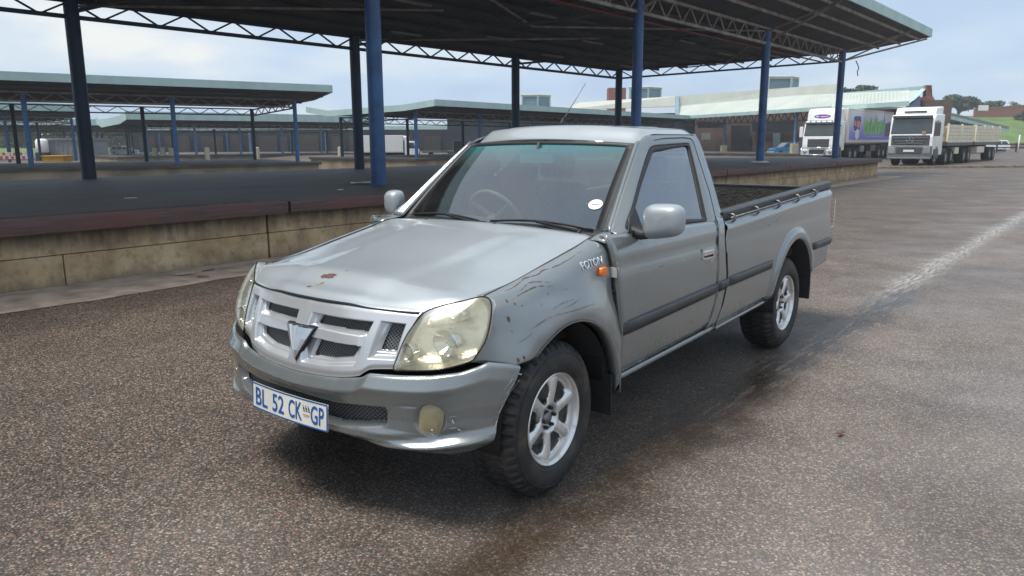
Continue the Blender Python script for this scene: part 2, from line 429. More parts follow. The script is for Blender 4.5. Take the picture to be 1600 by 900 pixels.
for s in (1, -1):
    # front wing -------------------------------------------------
    bot = [(.315,.668)] + arc(AF, RA, 52, 180, 40) + [(-.492,.345),(-.497,.33)]
    top = [(.487,.708),(.463,.734),(.431,.779),(.406,.825),(.385,.883),(.374,.922),(.350,.9345)] + [(x, zh(x)) for x in lin(.28,-.436,22)]
    # unify: rear edge follows the door gap
    B = resample([(p[0],0,p[1]) for p in bot], 64); Tt = resample([(p[0],0,p[1]) for p in top], 64)
    rows = []
    for j in range(26):
        v = 1-(1-j/25)**1.9; row = []
        for i in range(64):
            q = B[i].lerp(Tt[i], v); rear = sstep(50, 63, i)
            if i == 63: q.x = door_front(q.z) + .010
            elif i > 50: q.x = q.x*(1-rear) + (q.x + (door_front(q.z)+.010 - B[63].lerp(Tt[63], v).x))*rear
            row.append((q.x, yF(q.x, q.z), q.z))
        rows.append(row)
    fw = sided('front_wing', rows, M['paint'], s)
    # inward lip of the arch
    lip = [[(x, yF(x,z), z) for x, z in arc(AF, RA, 52, 180, 40)], [(x, yF(x,z)-.05, z) for x, z in arc(AF, RA-.006, 52, 180, 40)]]
    sided('arch_lip', lip, M['paint'], s, fw, thick=.003)
    # door ----------------------------------------------------------
    n, m_ = 30, 30; rows = []
    for j in range(m_):
        t = j/(m_-1); row = []
        for i in range(n):
            u = i/(n-1)
            zb = interp([(0,.418),(.9,.448),(1,.478)], u); zt = 1.108 - .035*u
            z = zb + (zt-zb)*t
            xf = door_front(z); xr = door_rear(z); x = xf + (xr-xf)*u
            y = ys(z)
            # pressed character line under the window, soft hollow
            y -= .006*math.exp(-((z-.955)/.03)**2)
            if z > 1.02: y = y*(1-sstep(1.03,1.10,z)) + yg(z)*sstep(1.03,1.10,z)
            row.append((x, y, z))
        rows.append(row)
    dr = sided('door', rows, M['paint'], s)
    # door edge (turned in, seen through the open gap at the front)
    sided('door_edge', [[(door_front(z), ys(z), z) for z in lin(.42,1.10,18)], [(door_front(z)-.004, ys(z)-.05, z) for z in lin(.42,1.10,18)]], M['paint'], s, dr)
    # cab corner --------------------------------------------------
    rows = []
    for z in lin(.435, 1.09, 26):
        xa = door_rear(z)-.006; xb = cab_rear(z)
        row = []
        for i in range(8):
            u = i/7; x = xa+(xb-xa)*u; y = ys(z)
            if z > 1.03: y = y*(1-sstep(1.03,1.10,z)) + yg(z)*sstep(1.03,1.10,z)
            if i == 7: y -= .004
            row.append((x, y, z))
        rows.append(row)
    sided('cab_corner', rows, M['paint'], s)
    # rocker
    rows = []
    for k, (yo, zo) in enumerate([(-.03,0),(-.006,0.006),(.0,.018),(-.004,.034),(-.02,.040)]):
        rows.append([(x, .828+yo, (.372 + (-.5-x)*.022) + zo) for x in lin(-.505, -1.70, 20)])
    sided('sill', rows, M['paint'], s)
    # bed side ----------------------------------------------------
    bot = [(-1.722,.425),(-2.10,.440),(-2.50,.452),(-2.628,.456)] + arc(AR, RA, 172, 10, 44)[::1]
    bot = [(-1.722,.425),(-2.10,.440),(-2.50,.450),(-2.62,.453)] + arc(AR, RA, 7, 163, 44) + [(-3.60,.528),(-3.80,.543),(-3.935,.560)]
    top = [(-1.752,1.051)] + [(x, 1.049+(-1.72-x)*.038) for x in lin(-1.80,-3.98,30)] + [(-4.02,1.12)]
    B = resample([(p[0],0,p[1]) for p in bot], 90); Tt = resample([(p[0],0,p[1]) for p in top], 90)
    # align columns over the arch
    Tt = []
    Lb = [0]
    for a, b_ in zip(B, B[1:]): Lb.append(Lb[-1]+(b_-a).length)
    for i, q in enumerate(B):
        xx = q.x
        a_ = sstep(-1.722-.0, -3.935, q.x) if False else (q.x+1.722)/(-3.935+1.722)
        a_ = a_*.75 + .25*Lb[i]/Lb[-1]
        x = -1.745 + (-4.02+1.745)*a_; Tt.append(Vector((x, 0, 1.049+(-1.72-x)*.038)))
    rows = []
    for j in range(28):
        v = 1-(1-j/27)**1.5; row = []
        for i in range(90):
            q = B[i].lerp(Tt[i], v)
            if i < 6:
                xx = cab_rear(min(q.z,1.05)) - .006; k = 1-i/6; q.x = q.x*(1-k)+ (xx)*k
            if i > 84:
                xx = interp([(.56,-3.935),(.85,-4.008),(1.14,-4.02)], q.z); k = (i-84)/5; q.x = q.x*(1-k) + xx*k
            row.append((q.x, yB(q.x, q.z), q.z))
        rows.append(row)
    bs = sided('bed_side', rows, M['paint'], s)
    sided('arch_lip', [[(x, yB(x,z), z) for x, z in arc(AR, RA, 7, 163, 40)], [(x, yB(x,z)-.06, z) for x, z in arc(AR, RA-.006, 7, 163, 40)]], M['paint'], s, bs, thick=.003)
    # bed sill line below
    sided('bed_sill', [[(x, .826+yo, .428+(-1.72-x)*.026+zo-.035) for x in lin(-1.712,-2.615,12)] for yo, zo in [(-.05,-.004),(-.008,0),(.004,.012),(.004,.026),(-.012,.034)]], M['paint'], s)
    # shoulder ledge and rail of the load bed
    zr = lambda x: 1.049 + (-1.72-x)*.038
    sided('bed_ledge', [[(x, .82+.0, zr(x)+.002) for x in lin(-1.79,-4.0,20)], [(x, .792, zr(x)-.002) for x in lin(-1.79,-4.0,20)]], M['paint'], s)
    prof = [(.800,-.004),(.806,.018),(.806,.052),(.798,.060),(.745,.062),(.735,.056),(.733,-.02)]
    rl = sided('bed_rail', [[(x, yy, zr(x)+zz-.0+.004*0) for x in lin(-1.80,-4.07,24)] for yy, zz in prof], M['moulding'], s, auto=40)
    b = MB(); b.tube([(-1.86, .832*s, zr(-1.86)+.018), (-3.62, .832*s, zr(-3.62)+.018)], .006, 8); b.build('lashing_rod', M['metal'], T, smooth=True)
    for hx in (-1.897,-2.30,-2.709,-3.128,-3.536):
        z0 = zr(hx); b = MB()
        b.tube([(hx, .806*s, z0+.034),(hx,.828*s,z0+.036),(hx,.842*s,z0+.024),(hx,.842*s,z0+.004),(hx,.83*s,z0-.006)], .0075, 8)
        b.build('lashing_hook', M['metal'], T, smooth=True)
    # protective mouldings
    def strip(name, x0, z0a, z0b, x1, z1a, z1b, parent, yfun):
        rows = []
        for k, (v, o) in enumerate([(0,0),(.04,.010),(.30,.014),(.36,.018),(.90,.018),(1,.012),(1.0,0)]):
            row = []
            for i in range(18):
                u = i/17; a = z0a+(z1a-z0a)*u; c_ = z0b+(z1b-z0b)*u; z = a+(c_-a)*v
                x = x0+(x1-x0)*u; e = 0 if i in (0, 17) else o
                row.append((x, yfun(x, z)+e, z))
            rows.append(row)
        return sided(name, rows, M['moulding'], s, parent, thick=0)
    strip('side_moulding', -.520,.616,.680, -1.636,.650,.708, dr, lambda x,z: ys(z)+.001)
    strip('side_moulding', -1.652,.651,.7085, -1.772,.655,.712, T, lambda x,z: ys(z)+.001)
    strip('side_moulding', -1.812,.660,.719, -2.580,.672,.727, bs, lambda x,z: yB(x,z)+.001)
    strip('side_moulding', -3.500,.690,.744, -3.99,.690,.744, bs, lambda x,z: yB(x,z)+.001)
    # wheel-arch liners
    for c_, r0 in ((AF, RA-.012), (AR, RA-.012)):
        b = MB(); n = 30; V = []; Fc = []
        for yy in (.40, .862 if c_ is AR else .80):
            for i in range(n):
                a = math.radians(-8+196*i/(n-1)); V.append((c_[0]+r0*math.cos(a), yy*s, c_[1]+r0*math.sin(a)))
        for i in range(n-1): Fc.append((i, i+1, n+i+1, n+i))
        b.add(V, Fc)
        V = [(c_[0], .42*s, c_[1])]+[(c_[0]+(r0)*math.cos(math.radians(-8+196*i/(n-1))), .42*s, c_[1]+r0*math.sin(math.radians(-8+196*i/(n-1)))) for i in range(n)]
        b.add(V, [(0, i, i+1) for i in range(1, n)])
        b.build('wheel_arch_liner', M['dark'], T, smooth=True, thick=.003)
    # dark jamb behind the panel gaps
    for x0, x1, z0, z1, y1 in ((-.52,-.44,.40,1.06,.79),(-1.80,-1.60,.46,1.03,.80)):
        b = MB(); b.box((x0, min(.70*s, y1*s), z0), (x1, max(.70*s, y1*s), z1))
        b.build('door_jamb', M['dark'], T)
    # mud flaps
    b = MB(); b.box((-.448, .66*s if s>0 else -.845, .235), (-.440, .845 if s>0 else -.66, .44))
    b.build('mud_flap', M['black'], T, bevel=.003)
    b = MB(); b.box((-3.478, .66*s if s>0 else -.862, .305), (-3.466, .862 if s>0 else -.66, .66)); b.build('mud_flap', M['black'], T, bevel=.003)

# door furniture on the left side and the right side
for s in (1, -1):
    dr = [c for c in T.children if c.name.startswith('door') and not c.name.startswith('door_j')][0 if s > 0 else 1]
    hy = ys(.90)
    V = []; b = MB()
    def HY(y): return y*s
    # chrome surround
    out = [(-1.405,.935),(-1.555,.925),(-1.562,.875),(-1.552,.866),(-1.412,.872),(-1.403,.882)]
    inn = [(-1.420,.921),(-1.545,.913),(-1.549,.884),(-1.545,.879),(-1.422,.884),(-1.418,.890)]
    n = len(out); V = [(x,HY(hy+.0),z) for x,z in out]+[(x,HY(hy+.007),z) for x,z in out]+[(x,HY(hy+.007),z) for x,z in inn]+[(x,HY(hy-.001),z) for x,z in inn]
    Fc = []
    for k in range(3):
        for i in range(n): Fc.append((k*n+i, k*n+(i+1)%n, (k+1)*n+(i+1)%n, (k+1)*n+i))
    b.add(V, Fc); hs = b.build('door_handle', M['chrome'], dr)
    b = MB(); b.add([(x,HY(hy+.0012),z) for x,z in inn], [tuple(range(n))]); b.build('handle_recess', M['dark'], hs)
    b = MB(); b.box((-1.548, min(HY(hy+.002),HY(hy+.014)), .893), (-1.418, max(HY(hy+.002),HY(hy+.014)), .921)); b.build('handle_lever', M['chrome'], hs, bevel=.004)
    b = MB(); b.lathe([(0,.004),(.011,.004),(.012,.0)], 14, T=lambda v: (-1.535+v[0], HY(hy+.001+v[2]), .853+v[1])); b.build('key_lock', M['chrome'], dr)
# ------------------------------------------------------------- cab upper part
def cabside(s):
    W = [(-.580,.684,1.100),(-.700,.660,1.203),(-.830,.632,1.315),(-.960,.604,1.424),(-1.080,.578,1.520)]
    P = [(-.560,.748,1.107),(-.695,.708,1.215),(-.818,.674,1.312),(-.975,.632,1.432),(-1.118,.592,1.532)]
    rows = []
    Wc = catmull(W, 6); Pc = catmull(P, 6)
    for k in range(7):
        v = k/6; row = []
        for a, c_ in zip(Wc, Pc):
            q = a.lerp(c_, v); q += Vector((.35, .6, .55)).normalized()*.016*math.sin(math.pi*v)
            row.append(q)
        rows.append(row)
    sided('windscreen_pillar', rows[::-1], M['paint'], s)
    # door window frame ring: outer loop to opening loop
    O = [(-.560,1.107),(-.695,1.215),(-.818,1.312),(-.975,1.432),(-1.118,1.532),(-1.230,1.566),(-1.45,1.574),(-1.68,1.574),(-1.80,1.572),(-1.848,1.552),(-1.856,1.48),(-1.832,1.30),(-1.79,1.12),(-1.775,1.045),(-1.66,1.052),(-1.30,1.062),(-.90,1.078),(-.60,1.092)]
    H = [(-.655,1.128),(-.790,1.215),(-.905,1.300),(-1.025,1.385),(-1.130,1.455),(-1.215,1.498),(-1.40,1.508),(-1.58,1.513),(-1.685,1.514),(-1.700,1.500),(-1.690,1.46),(-1.640,1.30),(-1.575,1.125),(-1.555,1.078),(-1.50,1.079),(-1.25,1.085),(-.95,1.096),(-.700,1.106)]
    Oc = [(p.x, p.y) for p in catmull([(a,b,0) for a,b in O], 4, True)]; Hc = [(p.x, p.y) for p in catmull([(a,b,0) for a,b in H], 4, True)]
    n = len(Oc); K = 7; V = []; Fc = []
    def Y(x, z):
        y = yg(z)
        if z > 1.535: y -= 1.5*(z-1.535)**1.6
        return y
    for k in range(K):
        v = k/(K-1)
        for (ox, oz), (hx, hz) in zip(Oc, Hc):
            x = ox+(hx-ox)*v; z = oz+(hz-oz)*v
            yy = Y(x,z) - (.010*sstep(.8,1,v))
            if ox > -1.2 and oz > 1.10: yy -= (Y(ox,oz)-interp([(-1.2,.578),(-1.118,.592),(-.975,.632),(-.818,.674),(-.695,.708),(-.56,.748),(-.50,.79)],ox))*(1-v)**1.3
            V.append((x, yy*s, z))
    for k in range(K-1):
        for i in range(n):
            q = (k*n+i, k*n+(i+1)%n, (k+1)*n+(i+1)%n, (k+1)*n+i); Fc.append(q[::-1] if s > 0 else q)
    cs = mobj('cab_side', V, Fc, M['paint'], T, smooth=True); 
    md = cs.modifiers.new('sol','SOLIDIFY'); md.thickness = .004; md.offset = -1
    # black weatherstrip around the glass
    cx = sum(p[0] for p in Hc)/n; cz = sum(p[1] for p in Hc)/n
    def shrink(p, d):
        vx, vz = p[0]-cx, p[1]-cz; L = math.hypot(vx, vz); return (p[0]-vx/L*d*1.25, p[1]-vz/L*d)
    V = []; Fc = []
    for d, o in ((-.004,-.010),(.002,.000),(.016,.001),(.026,-.006),(.027,-.016)):
        for p in Hc:
            x, z = shrink(p, d); V.append((x, (yg(z)+o)*s, z))
    for k in range(4):
        for i in range(n):
            q = (k*n+i, k*n+(i+1)%n, (k+1)*n+(i+1)%n, (k+1)*n+i); Fc.append(q[::-1] if s > 0 else q)
    mobj('window_seal', V, Fc, M['rubber'], cs, smooth=True)
    # glass
    V = [(cx, (yg(cz)-.010)*s, cz)]; Fc = []
    for p in Hc:
        x, z = shrink(p, .024); V.append((x, (yg(z)-.012)*s, z))
    for i in range(1, n+1): Fc.append((0, 1+i % n, i) if s > 0 else (0, i, 1+i % n))
    mobj('door_window', V, Fc, M['sideglass'], T, smooth=False)
    # shut line of the door in the upper frame
    b = MB()
    b.tube([(door_rear(z), (yg(z)+.0005 if z > 1.09 else ys(z)+.0005)*s, z) for z in (1.06,1.10,1.16,1.23,1.32,1.42,1.50,1.53)] + [(-1.74,(yg(1.548)+.0005)*s,1.548),(-1.66,(yg(1.553)+.0005)*s,1.553),(-1.40,(yg(1.549)+.0005)*s,1.549),(-1.26,(yg(1.538)+.0005)*s,1.538)], .0022, 5)
    b.build('shut_line', M['dark'], cs)
    # mirror sail
    b = MB(); pts = [(-.640,1.102),(-.79,1.098),(-.79,1.205),(-.70,1.165)]
    b.add([(x,(yg(z)+.004)*s,z) for x,z in pts]+[(x,(yg(z)-.012)*s,z) for x,z in pts], [(0,1,2,3) if s<0 else (3,2,1,0),(0,4,5,1),(1,5,6,2),(2,6,7,3),(3,7,4,0)])
    b.build('mirror_sail', M['black'], cs)
for s in (1, -1): cabside(s)
for s in (1, -1):
    top_ = [(-.424,.702,1.080),(-.487,.700,1.091),(-.545,.690,1.098),(-.585,.686,1.101)]; out_ = [(-.428,.800,1.070),(-.470,.799,1.092),(-.515,.780,1.104),(-.562,.750,1.108)]
    rows = []
    for k in range(6):
        v = k/5; rows.append([(lambda q: (q.x, q.y, q.z+.006*math.sin(math.pi*v)))(Vector(a).lerp(Vector(c_), v)) for a, c_ in zip(top_, out_)])
    sided('wing_rear_corner', rows[::-1], M['paint'], s)
# windscreen
def wpt(u, v, off=0.0):
    """u -1..1 across, v 0 bottom .. 1 top"""
    zb, xb, yb = 1.084, -.585, .676; zt, xt, yt = 1.516, -1.078, .572
    y = u*(yb+(yt-yb)*v); bow = (1-u*u)
    x = xb+(xt-xb)*v + bow*(.030-.045*v*0) - .0; z = zb+(zt-zb)*v + bow*(-.004+.020*v)
    k = math.sin(math.pi*v)*.012
    return (x+k*.66+off*.66, y, z+k*.75+off*.75)
V, Fc = gridmesh(lambda u, v: wpt(u, v), lin(-1,1,25), lin(0,1,13), flip=False)
ws = mobj('windscreen', V, Fc, M['windshield'], T, smooth=True)
def ring(name, uin, vin0, vin1, mat_, off, parent):
    V = []; Fc = []
    loopO = [(u,0) for u in lin(-1,1,21)]+[(1,v) for v in lin(0,1,15)[1:]]+[(u,1) for u in lin(1,-1,21)[1:]]+[(-1,v) for v in lin(1,0,15)[1:-1]]
    n = len(loopO)
    for k, e in enumerate((1.012, None, None)):
        for (u, v) in loopO:
            if k == 0: uu, vv, of = u*1.018, (v-.5)*1.03+.5, off-.004
            else: uu, vv, of = u*uin, vin0+(vin1-vin0)*v, off
            if k == 2: of = off-.004
            V.append(wpt(uu, vv, of))
    for k in range(2):
        for i in range(n): Fc.append((k*n+i, k*n+(i+1)%n, (k+1)*n+(i+1)%n, (k+1)*n+i))
    return mobj(name, V, Fc, mat_, parent, smooth=True)
ring('windscreen_seal', .955, .045, .965, M['rubber'], .005, ws)
# round disc sticker low on the left of the windscreen
b = MB(); c0 = Vector(wpt(.86, .275, .003)); ax = (Vector(wpt(.9,.275,.003))-Vector(wpt(.8,.275,.003))).normalized(); ay = (Vector(wpt(.86,.33,.003))-Vector(wpt(.86,.25,.003))).normalized()
c0 = Vector(wpt(.885, .29, .004))
b.add([c0+ax*.040*math.cos(t)+ay*.034*math.sin(t) for t in [2*math.pi*i/24 for i in range(24)]], [tuple(range(24))])
st = b.build('licence_disc', M['white'], ws)
b = MB(); b.add([c0+ax*x+ay*y+Vector((.66,0,.75))*.0015 for x,y in ((-.022,-.004),(.022,-.002),(.022,.005),(-.022,.003))], [(0,1,2,3)]); b.build('disc_print', mat('grey_print',(.3,.32,.33),.6), st)
# roof
def roofpt(u, v):
    """u across -1..1, v front 0 .. rear 1"""
    y = .585*u; au = abs(u)
    xf = -1.072 - .055*au**3 + .030*(1-u*u); xr = -1.846
    x = xf+(xr-xf)*v
    side = 1.597 + 0*u; crown = .028*(1-u*u)
    z = side + crown
    z -= (1-sstep(0,.20,v))*(.078 - .022*(1-u*u)*0)      # front edge falls to the windscreen header
    z -= .032*sstep(.95,1,v)
    z -= .026*sstep(.86,1.0,au)**1.5*(0.35+.65*sstep(0,.2,v))
    # swage panel in the middle of the roof
    z += .004*sstep(.62,.56,au)*sstep(.15,.25,v)
    return (x, y, z)
V, Fc = gridmesh(roofpt, [math.copysign(1-(1-abs(t))**1.4, t) for t in lin(-1,1,45)], [t**1.5 for t in lin(0,1,26)])
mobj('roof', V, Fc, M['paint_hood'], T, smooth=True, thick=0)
# header under the roof front edge
b = MB(); V, Fc = gridmesh(lambda u, v: (lambda p, q: tuple(Vector(p).lerp(Vector(q), v)))(roofpt(u, 0), wpt(u, 1.0, -.002)), lin(-1,1,25), [0,1])
b.add(V, Fc); b.build('roof_header', M['paint'], T)
# cab back wall with window
b = MB(); zb = [.50,1.09]
for (y0,y1,z0,z1) in ((-.80,.80,.50,1.12),(-.79,-.56,1.12,1.50),(.56,.79,1.12,1.50),(-.62,.62,1.50,1.575)):
    def X(z): return cab_rear(z)+.006
    def hw(y,z): return max(-(yg(max(z,1.1))-.004), min(yg(max(z,1.1))-.004, y))
    V = [(X(z0),hw(y0,z0),z0),(X(z0),hw(y1,z0),z0),(X(z1),hw(y1,z1),z1),(X(z1),hw(y0,z1),z1)]
    b.add(V+[(p[0]+.03,p[1],p[2]) for p in V], [(0,3,2,1),(4,5,6,7),(0,1,5,4),(1,2,6,5),(2,3,7,6),(3,0,4,7)])
b.build('cab_back_wall', M['paint'], T)
b = MB(); b.add([(cab_rear(1.12)+.02,-.56,1.12),(cab_rear(1.12)+.02,.56,1.12),(cab_rear(1.50)+.02,.56,1.50),(cab_rear(1.50)+.02,-.56,1.50)], [(0,1,2,3)]); b.build('rear_window', M['glass'], T)
# cab floor, dashboard, seats, wheel
b = MB(); b.box((-1.72,-.74,.46),(-.45,.74,.50)); b.box((-.56,-.70,.50),(-.47,.70,1.02)); b.build('cab_floor', M['dark'], T)
V = []; prof = [(-.60,1.062),(-.68,1.085),(-.80,1.090),(-.90,1.070),(-.935,1.02),(-.93,.90),(-.86,.80)]
V, Fc = gridmesh(lambda u, k: (prof[int(k)][0], .70*u*(1 if prof[int(k)][1] < 1.03 else .96), prof[int(k)][1] + (.018*math.exp(-((u+.5)/.26)**2) if 1 < k < 4 else 0)), lin(-1,1,30), range(len(prof)), flip=True)
mobj('dashboard', V, Fc, M['interior'], T, smooth=True, auto=60)
for sy in (.34, -.34):
    b = MB(); b.box((-1.56,sy-.24,.66),(-1.06,sy+.24,.80)); se = b.build('seat', M['seatcloth'], T, bevel=.05)
    b = MB(); Tq = Matrix.Translation((-1.56, sy, .78)) @ Matrix.Rotation(math.radians(-14), 4, 'Y')
    b.box((-.07,-.235,0),(.06,.235,.50), T=lambda v: Tq @ Vector(v)); b.build('seat_back', M['seatcloth'], se, bevel=.045)
    b = MB(); b.box((-.045,-.13,.53),(.045,.13,.68), T=lambda v: Tq @ Vector(v)); b.build('headrest', M['seatcloth'], se, bevel=.035)
stc = Vector((-1.03,-.335,1.075)); Rm = Matrix.Translation(stc) @ Matrix.Rotation(math.radians(-62), 4, 'Y')
b = MB(); ptsw = [Rm @ Vector((.185*math.cos(t), .185*math.sin(t), 0)) for t in [2*math.pi*i/36 for i in range(37)]]
b.tube(ptsw, .014, 8); 
for a in (0, 2.2, -2.2): b.bar(Rm@Vector((0,0,-.01)), Rm@Vector((.18*math.cos(a+math.pi), .18*math.sin(a+math.pi),0)), .035, .014)
b.bar(stc, (-.86,-.335,.98), .06); 
b.build('steering_wheel', mat('worn_beige_steering_trim', (.24,.23,.20), .5), T, smooth=True, auto=50)
b = MB(); b.box((-1.005,-.125,1.405),(-.99,.125,1.468)); rv = b.build('rear_view_mirror', M['interior'], T, bevel=.006)
b = MB(); b.bar((-.995,0,1.46),(-1.02,0,1.53),.016); b.build('mirror_stalk', M['interior'], rv)
b = MB(); b.box((-.9895,-.115,1.412),(-.988,.115,1.461)); b.build('mirror_back', mat('pale_mirror_back',(.42,.43,.43),.5), rv)
# ------------------------------------------------------------- bonnet
def xfront(y):
    a = abs(y)
    if a < .545: return .632 - .100*(a/.545)**2.2
    return interp([(.545,.532),(.567,.525),(.617,.487),(.687,.434),(.73,.395)], a)
def xrear(y): return -.470 - .045*(1-(abs(y)/.7)**2)*0 - .02*(abs(y)/.7)**4 - .0
def hoodz(x, y):
    a = abs(y)/.70
    z = zh(x) + .046*(1-min(1,a)**2.6)*sstep(-.62,-.25,x)**.5
    z += .007*sstep(.54,.36,a+.10*(x-.1))*sstep(-.5,-.1,x)          # raised centre with two creases
    e = xfront(y)-x; z -= .014*sstep(.05,0,e)
    if a > .965: z -= .004
    return z
def hpt(u, v):
    y = .700*u; xf = xfront(y); xr = xrear(y); x = xf + (xr-xf)*v
    return (x, y, hoodz(x, y))
V, Fc = gridmesh(hpt, [math.copysign(1-(1-abs(t))**1.25, t) for t in lin(-1,1,61)], [t**1.35 for t in lin(0,1,46)])
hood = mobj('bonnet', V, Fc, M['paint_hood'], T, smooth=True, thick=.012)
# dark seam beside the bonnet and filler below it
for s in (1, -1):
    b = MB(); b.tube([(x, .7015*s, zh(x)-.0015) for x in lin(.33,-.487,24)], .0028, 5); b.build('bonnet_gap', M['dark'], hood)
b = MB(); b.tube([(xfront(y)+.004, y, hoodz(xfront(y)-.001, y)-.006) for y in lin(-.545,.545,40)], .0055, 6); b.build('bonnet_gap', M['dark'], hood)
b = MB(); b.box((-.55,-.62,.60),(.36,.62,.86)); b.build('engine_bay', M['dark'], T)
def blob(name, fn, outline, mat_, parent):
    """patch laid on a surface; outline in surface parameters"""
    c_ = (sum(p[0] for p in outline)/len(outline), sum(p[1] for p in outline)/len(outline))
    V = [fn(*c_)]; n = len(outline); Fc = []
    for k in (.5, 1):
        for p in outline: V.append(fn(c_[0]+(p[0]-c_[0])*k, c_[1]+(p[1]-c_[1])*k))
    for i in range(n):
        Fc.append((0, 1+i, 1+(i+1)%n)); Fc.append((1+i, 1+n+i, 1+n+(i+1)%n, 1+(i+1)%n))
    return mobj(name, V, Fc, mat_, parent)
rf = random.Random(3)
H3 = lambda x, y: (x, y, hoodz(x, y)+.0016)
def ragged(cx, cy, rx, ry, n=26, rot=0.5, j=.35):
    o = []
    for i in range(n):
        t = 2*math.pi*i/n; k = 1+rf.uniform(-j, j); a, b_ = rx*math.cos(t)*k, ry*math.sin(t)*k
        o.append((cx+a*math.cos(rot)-b_*math.sin(rot), cy+a*math.sin(rot)+b_*math.cos(rot)))
    return o
blob('rust_patch', H3, ragged(.484,-.062,.015,.042, rot=.15), M['rust'], hood)
blob('paint_chip', H3, ragged(.535,-.060,.010,.018, rot=1.0), M['primer'], hood)
blob('paint_chip', H3, ragged(.575,-.085,.006,.010), M['rust'], hood)
blob('paint_chip', H3, ragged(.43,-.0,.003,.004), M['rust'], hood)
for nx, ny in ((-.445,-.36),(-.455,.12)):
    b = MB(); b.lathe([(0,.007),(.008,.006),(.012,0)], 10, T=lambda v: (nx+v[0], ny+v[1], hoodz(nx,ny)+v[2])); b.build('washer_nozzle', M['black'], hood, smooth=True)
# cowl + wipers
b = MB(); V, Fc = gridmesh(lambda u, v: (-.468-.115*v, .665*u, hoodz(-.48,.66*u)-.022+.006*v), lin(-1,1,20), lin(0,1,4)); b.add(V, Fc); b.build('wiper_cowl', M['black'], T)
for (ya, yb_, vb) in ((.60,-.00,.10),(-.06,-.60,.105)):
    b = MB(); piv = Vector((-.50, ya, 1.090)); P1 = Vector(wpt((ya*.55+yb_*.45)/.67, .055, .022)); P2 = Vector(wpt(yb_/.67, vb, .020))
    P1 = Vector(wpt((ya+yb_)/2/.67, .065, .020))
    b.tube([piv, piv+Vector((-.03,0,.012)), P1], [.012,.009,.007], 8)
    wp = b.build('wiper', M['black'], T, smooth=True)
    b = MB(); b.tube([wpt(((ya+.03)*(1-t)+yb_*t)/.67, .030+.055*math.sin(t*math.pi)*.6+.02*t, .012+.008*math.sin(t*math.pi)) for t in lin(0,1,12)], .007, 6); b.build('wiper_blade', M['rubber'], wp, smooth=True)
# ------------------------------------------------------------- front: grille, lamps, bumper
_plan = smooth_tab([(0,.735),(.2,.726),(.35,.700),(.5,.650),(.6,.608),(.7,.550),(.76,.503),(.80,.463),(.84,.40),(.86,.34)])
_lean = smooth_tab([(.51,-.020),(.64,0),(.76,.035),(.89,.100),(.97,.150)])
def FX(y, z): return _plan(abs(y)) - _lean(z)
# grille outline in (y,z) for the left half
gt = lambda y: .886 + .014*(1-(abs(y)/.54)**2)                     # top
gb = smooth_tab([(0,.598),(.09,.600),(.27,.612),(.37,.630),(.395,.652),(.41,.660),(.50,.670)])
def gside(z): return interp([(.60,.470),(.67,.500),(.747,.515),(.841,.537),(.885,.552)], z)
WINS = [([(.060,.792),(.075,.826),(.352,.826),(.340,.790)], .02),([(.075,.665),(.098,.732),(.322,.738),(.300,.693),(.20,.672)], .02),
        ([(.405,.728),(.424,.828),(.492,.826),(.483,.728)], .02)]
def pin(poly, y, z):
    """signed distance to a polygon (negative inside)"""
    d = 1e9; ins = False; n = len(poly)
    for i in range(n):
        a = poly[i]; b_ = poly[(i+1) % n]; ex, ez = b_[0]-a[0], b_[1]-a[1]; wx, wz = y-a[0], z-a[1]
        t = max(0, min(1, (wx*ex+wz*ez)/(ex*ex+ez*ez))); d = min(d, math.hypot(wx-ex*t, wz-ez*t))
        if (a[1] > z) != (b_[1] > z) and y < (b_[0]-a[0])*(z-a[1])/(b_[1]-a[1])+a[0]: ins = not ins
    return -d if ins else d
BIG = [(.045,.640),(.030,.700),(.045,.838),(.375,.838),(.335,.668),(.20,.648)]
SIDE = [(.390,.700),(.405,.842),(.508,.838),(.500,.705)]
def gdepth(y, z):
    a = abs(y)
    dB = pin(BIG, a, z); dS = pin(SIDE, a, z)
    r = .026*sstep(.002, -.012, dB) + .028*sstep(.002, -.012, dS)
    # horizontal bar between the two openings
    bar = sstep(.025,.019, abs(z-(.765 - .006*(a/.35))))*sstep(.36,.33,a)
    r *= (1-.80*bar)
    dw = min(pin(w_[0], a, z) for w_ in WINS)
    r += .018*sstep(.005, .0, dw)
    return r
gz = lin(0,1,120); gy = lin(-1,1,381)
def gpt(u, v):
    # top and bottom for this column
    y0 = u*.52; zt = gt(y0); zb = gb(abs(y0)*.96); z = zb+(zt-zb)*v
    y = u*gside(z); z = min(z, gt(y)); 
    x = FX(y, z) - gdepth(y, z)
    edge = sstep(.03,0,min(v, 1-v)*.3) ; x -= .006*edge
    return (x, y, z)
V, Fc = gridmesh(gpt, gy, gz)
# cut out window faces so that a real mesh insert shows behind
keep = []
for f in Fc:
    cy = sum(V[i][1] for i in f)/4; cz = sum(V[i][2] for i in f)/4
    if min(pin(w_[0], abs(cy), cz) for w_ in WINS) > -.0005: keep.append(f)
grille = mobj('grille', V, keep, M['silver'], T, smooth=True)
for w_, _ in WINS:
    for s in (1, -1):
        cx_ = sum(p[0] for p in w_)/len(w_); cz_ = sum(p[1] for p in w_)/len(w_)
        V = [(FX(p[0], p[1])-.050, s*(cx_+(p[0]-cx_)*1.12), cz_+(p[1]-cz_)*1.2) for p in w_]
        o = mobj('grille_mesh', V, [tuple(range(len(w_))) if s < 0 else tuple(range(len(w_)))[::-1]], M['mesh'], grille)
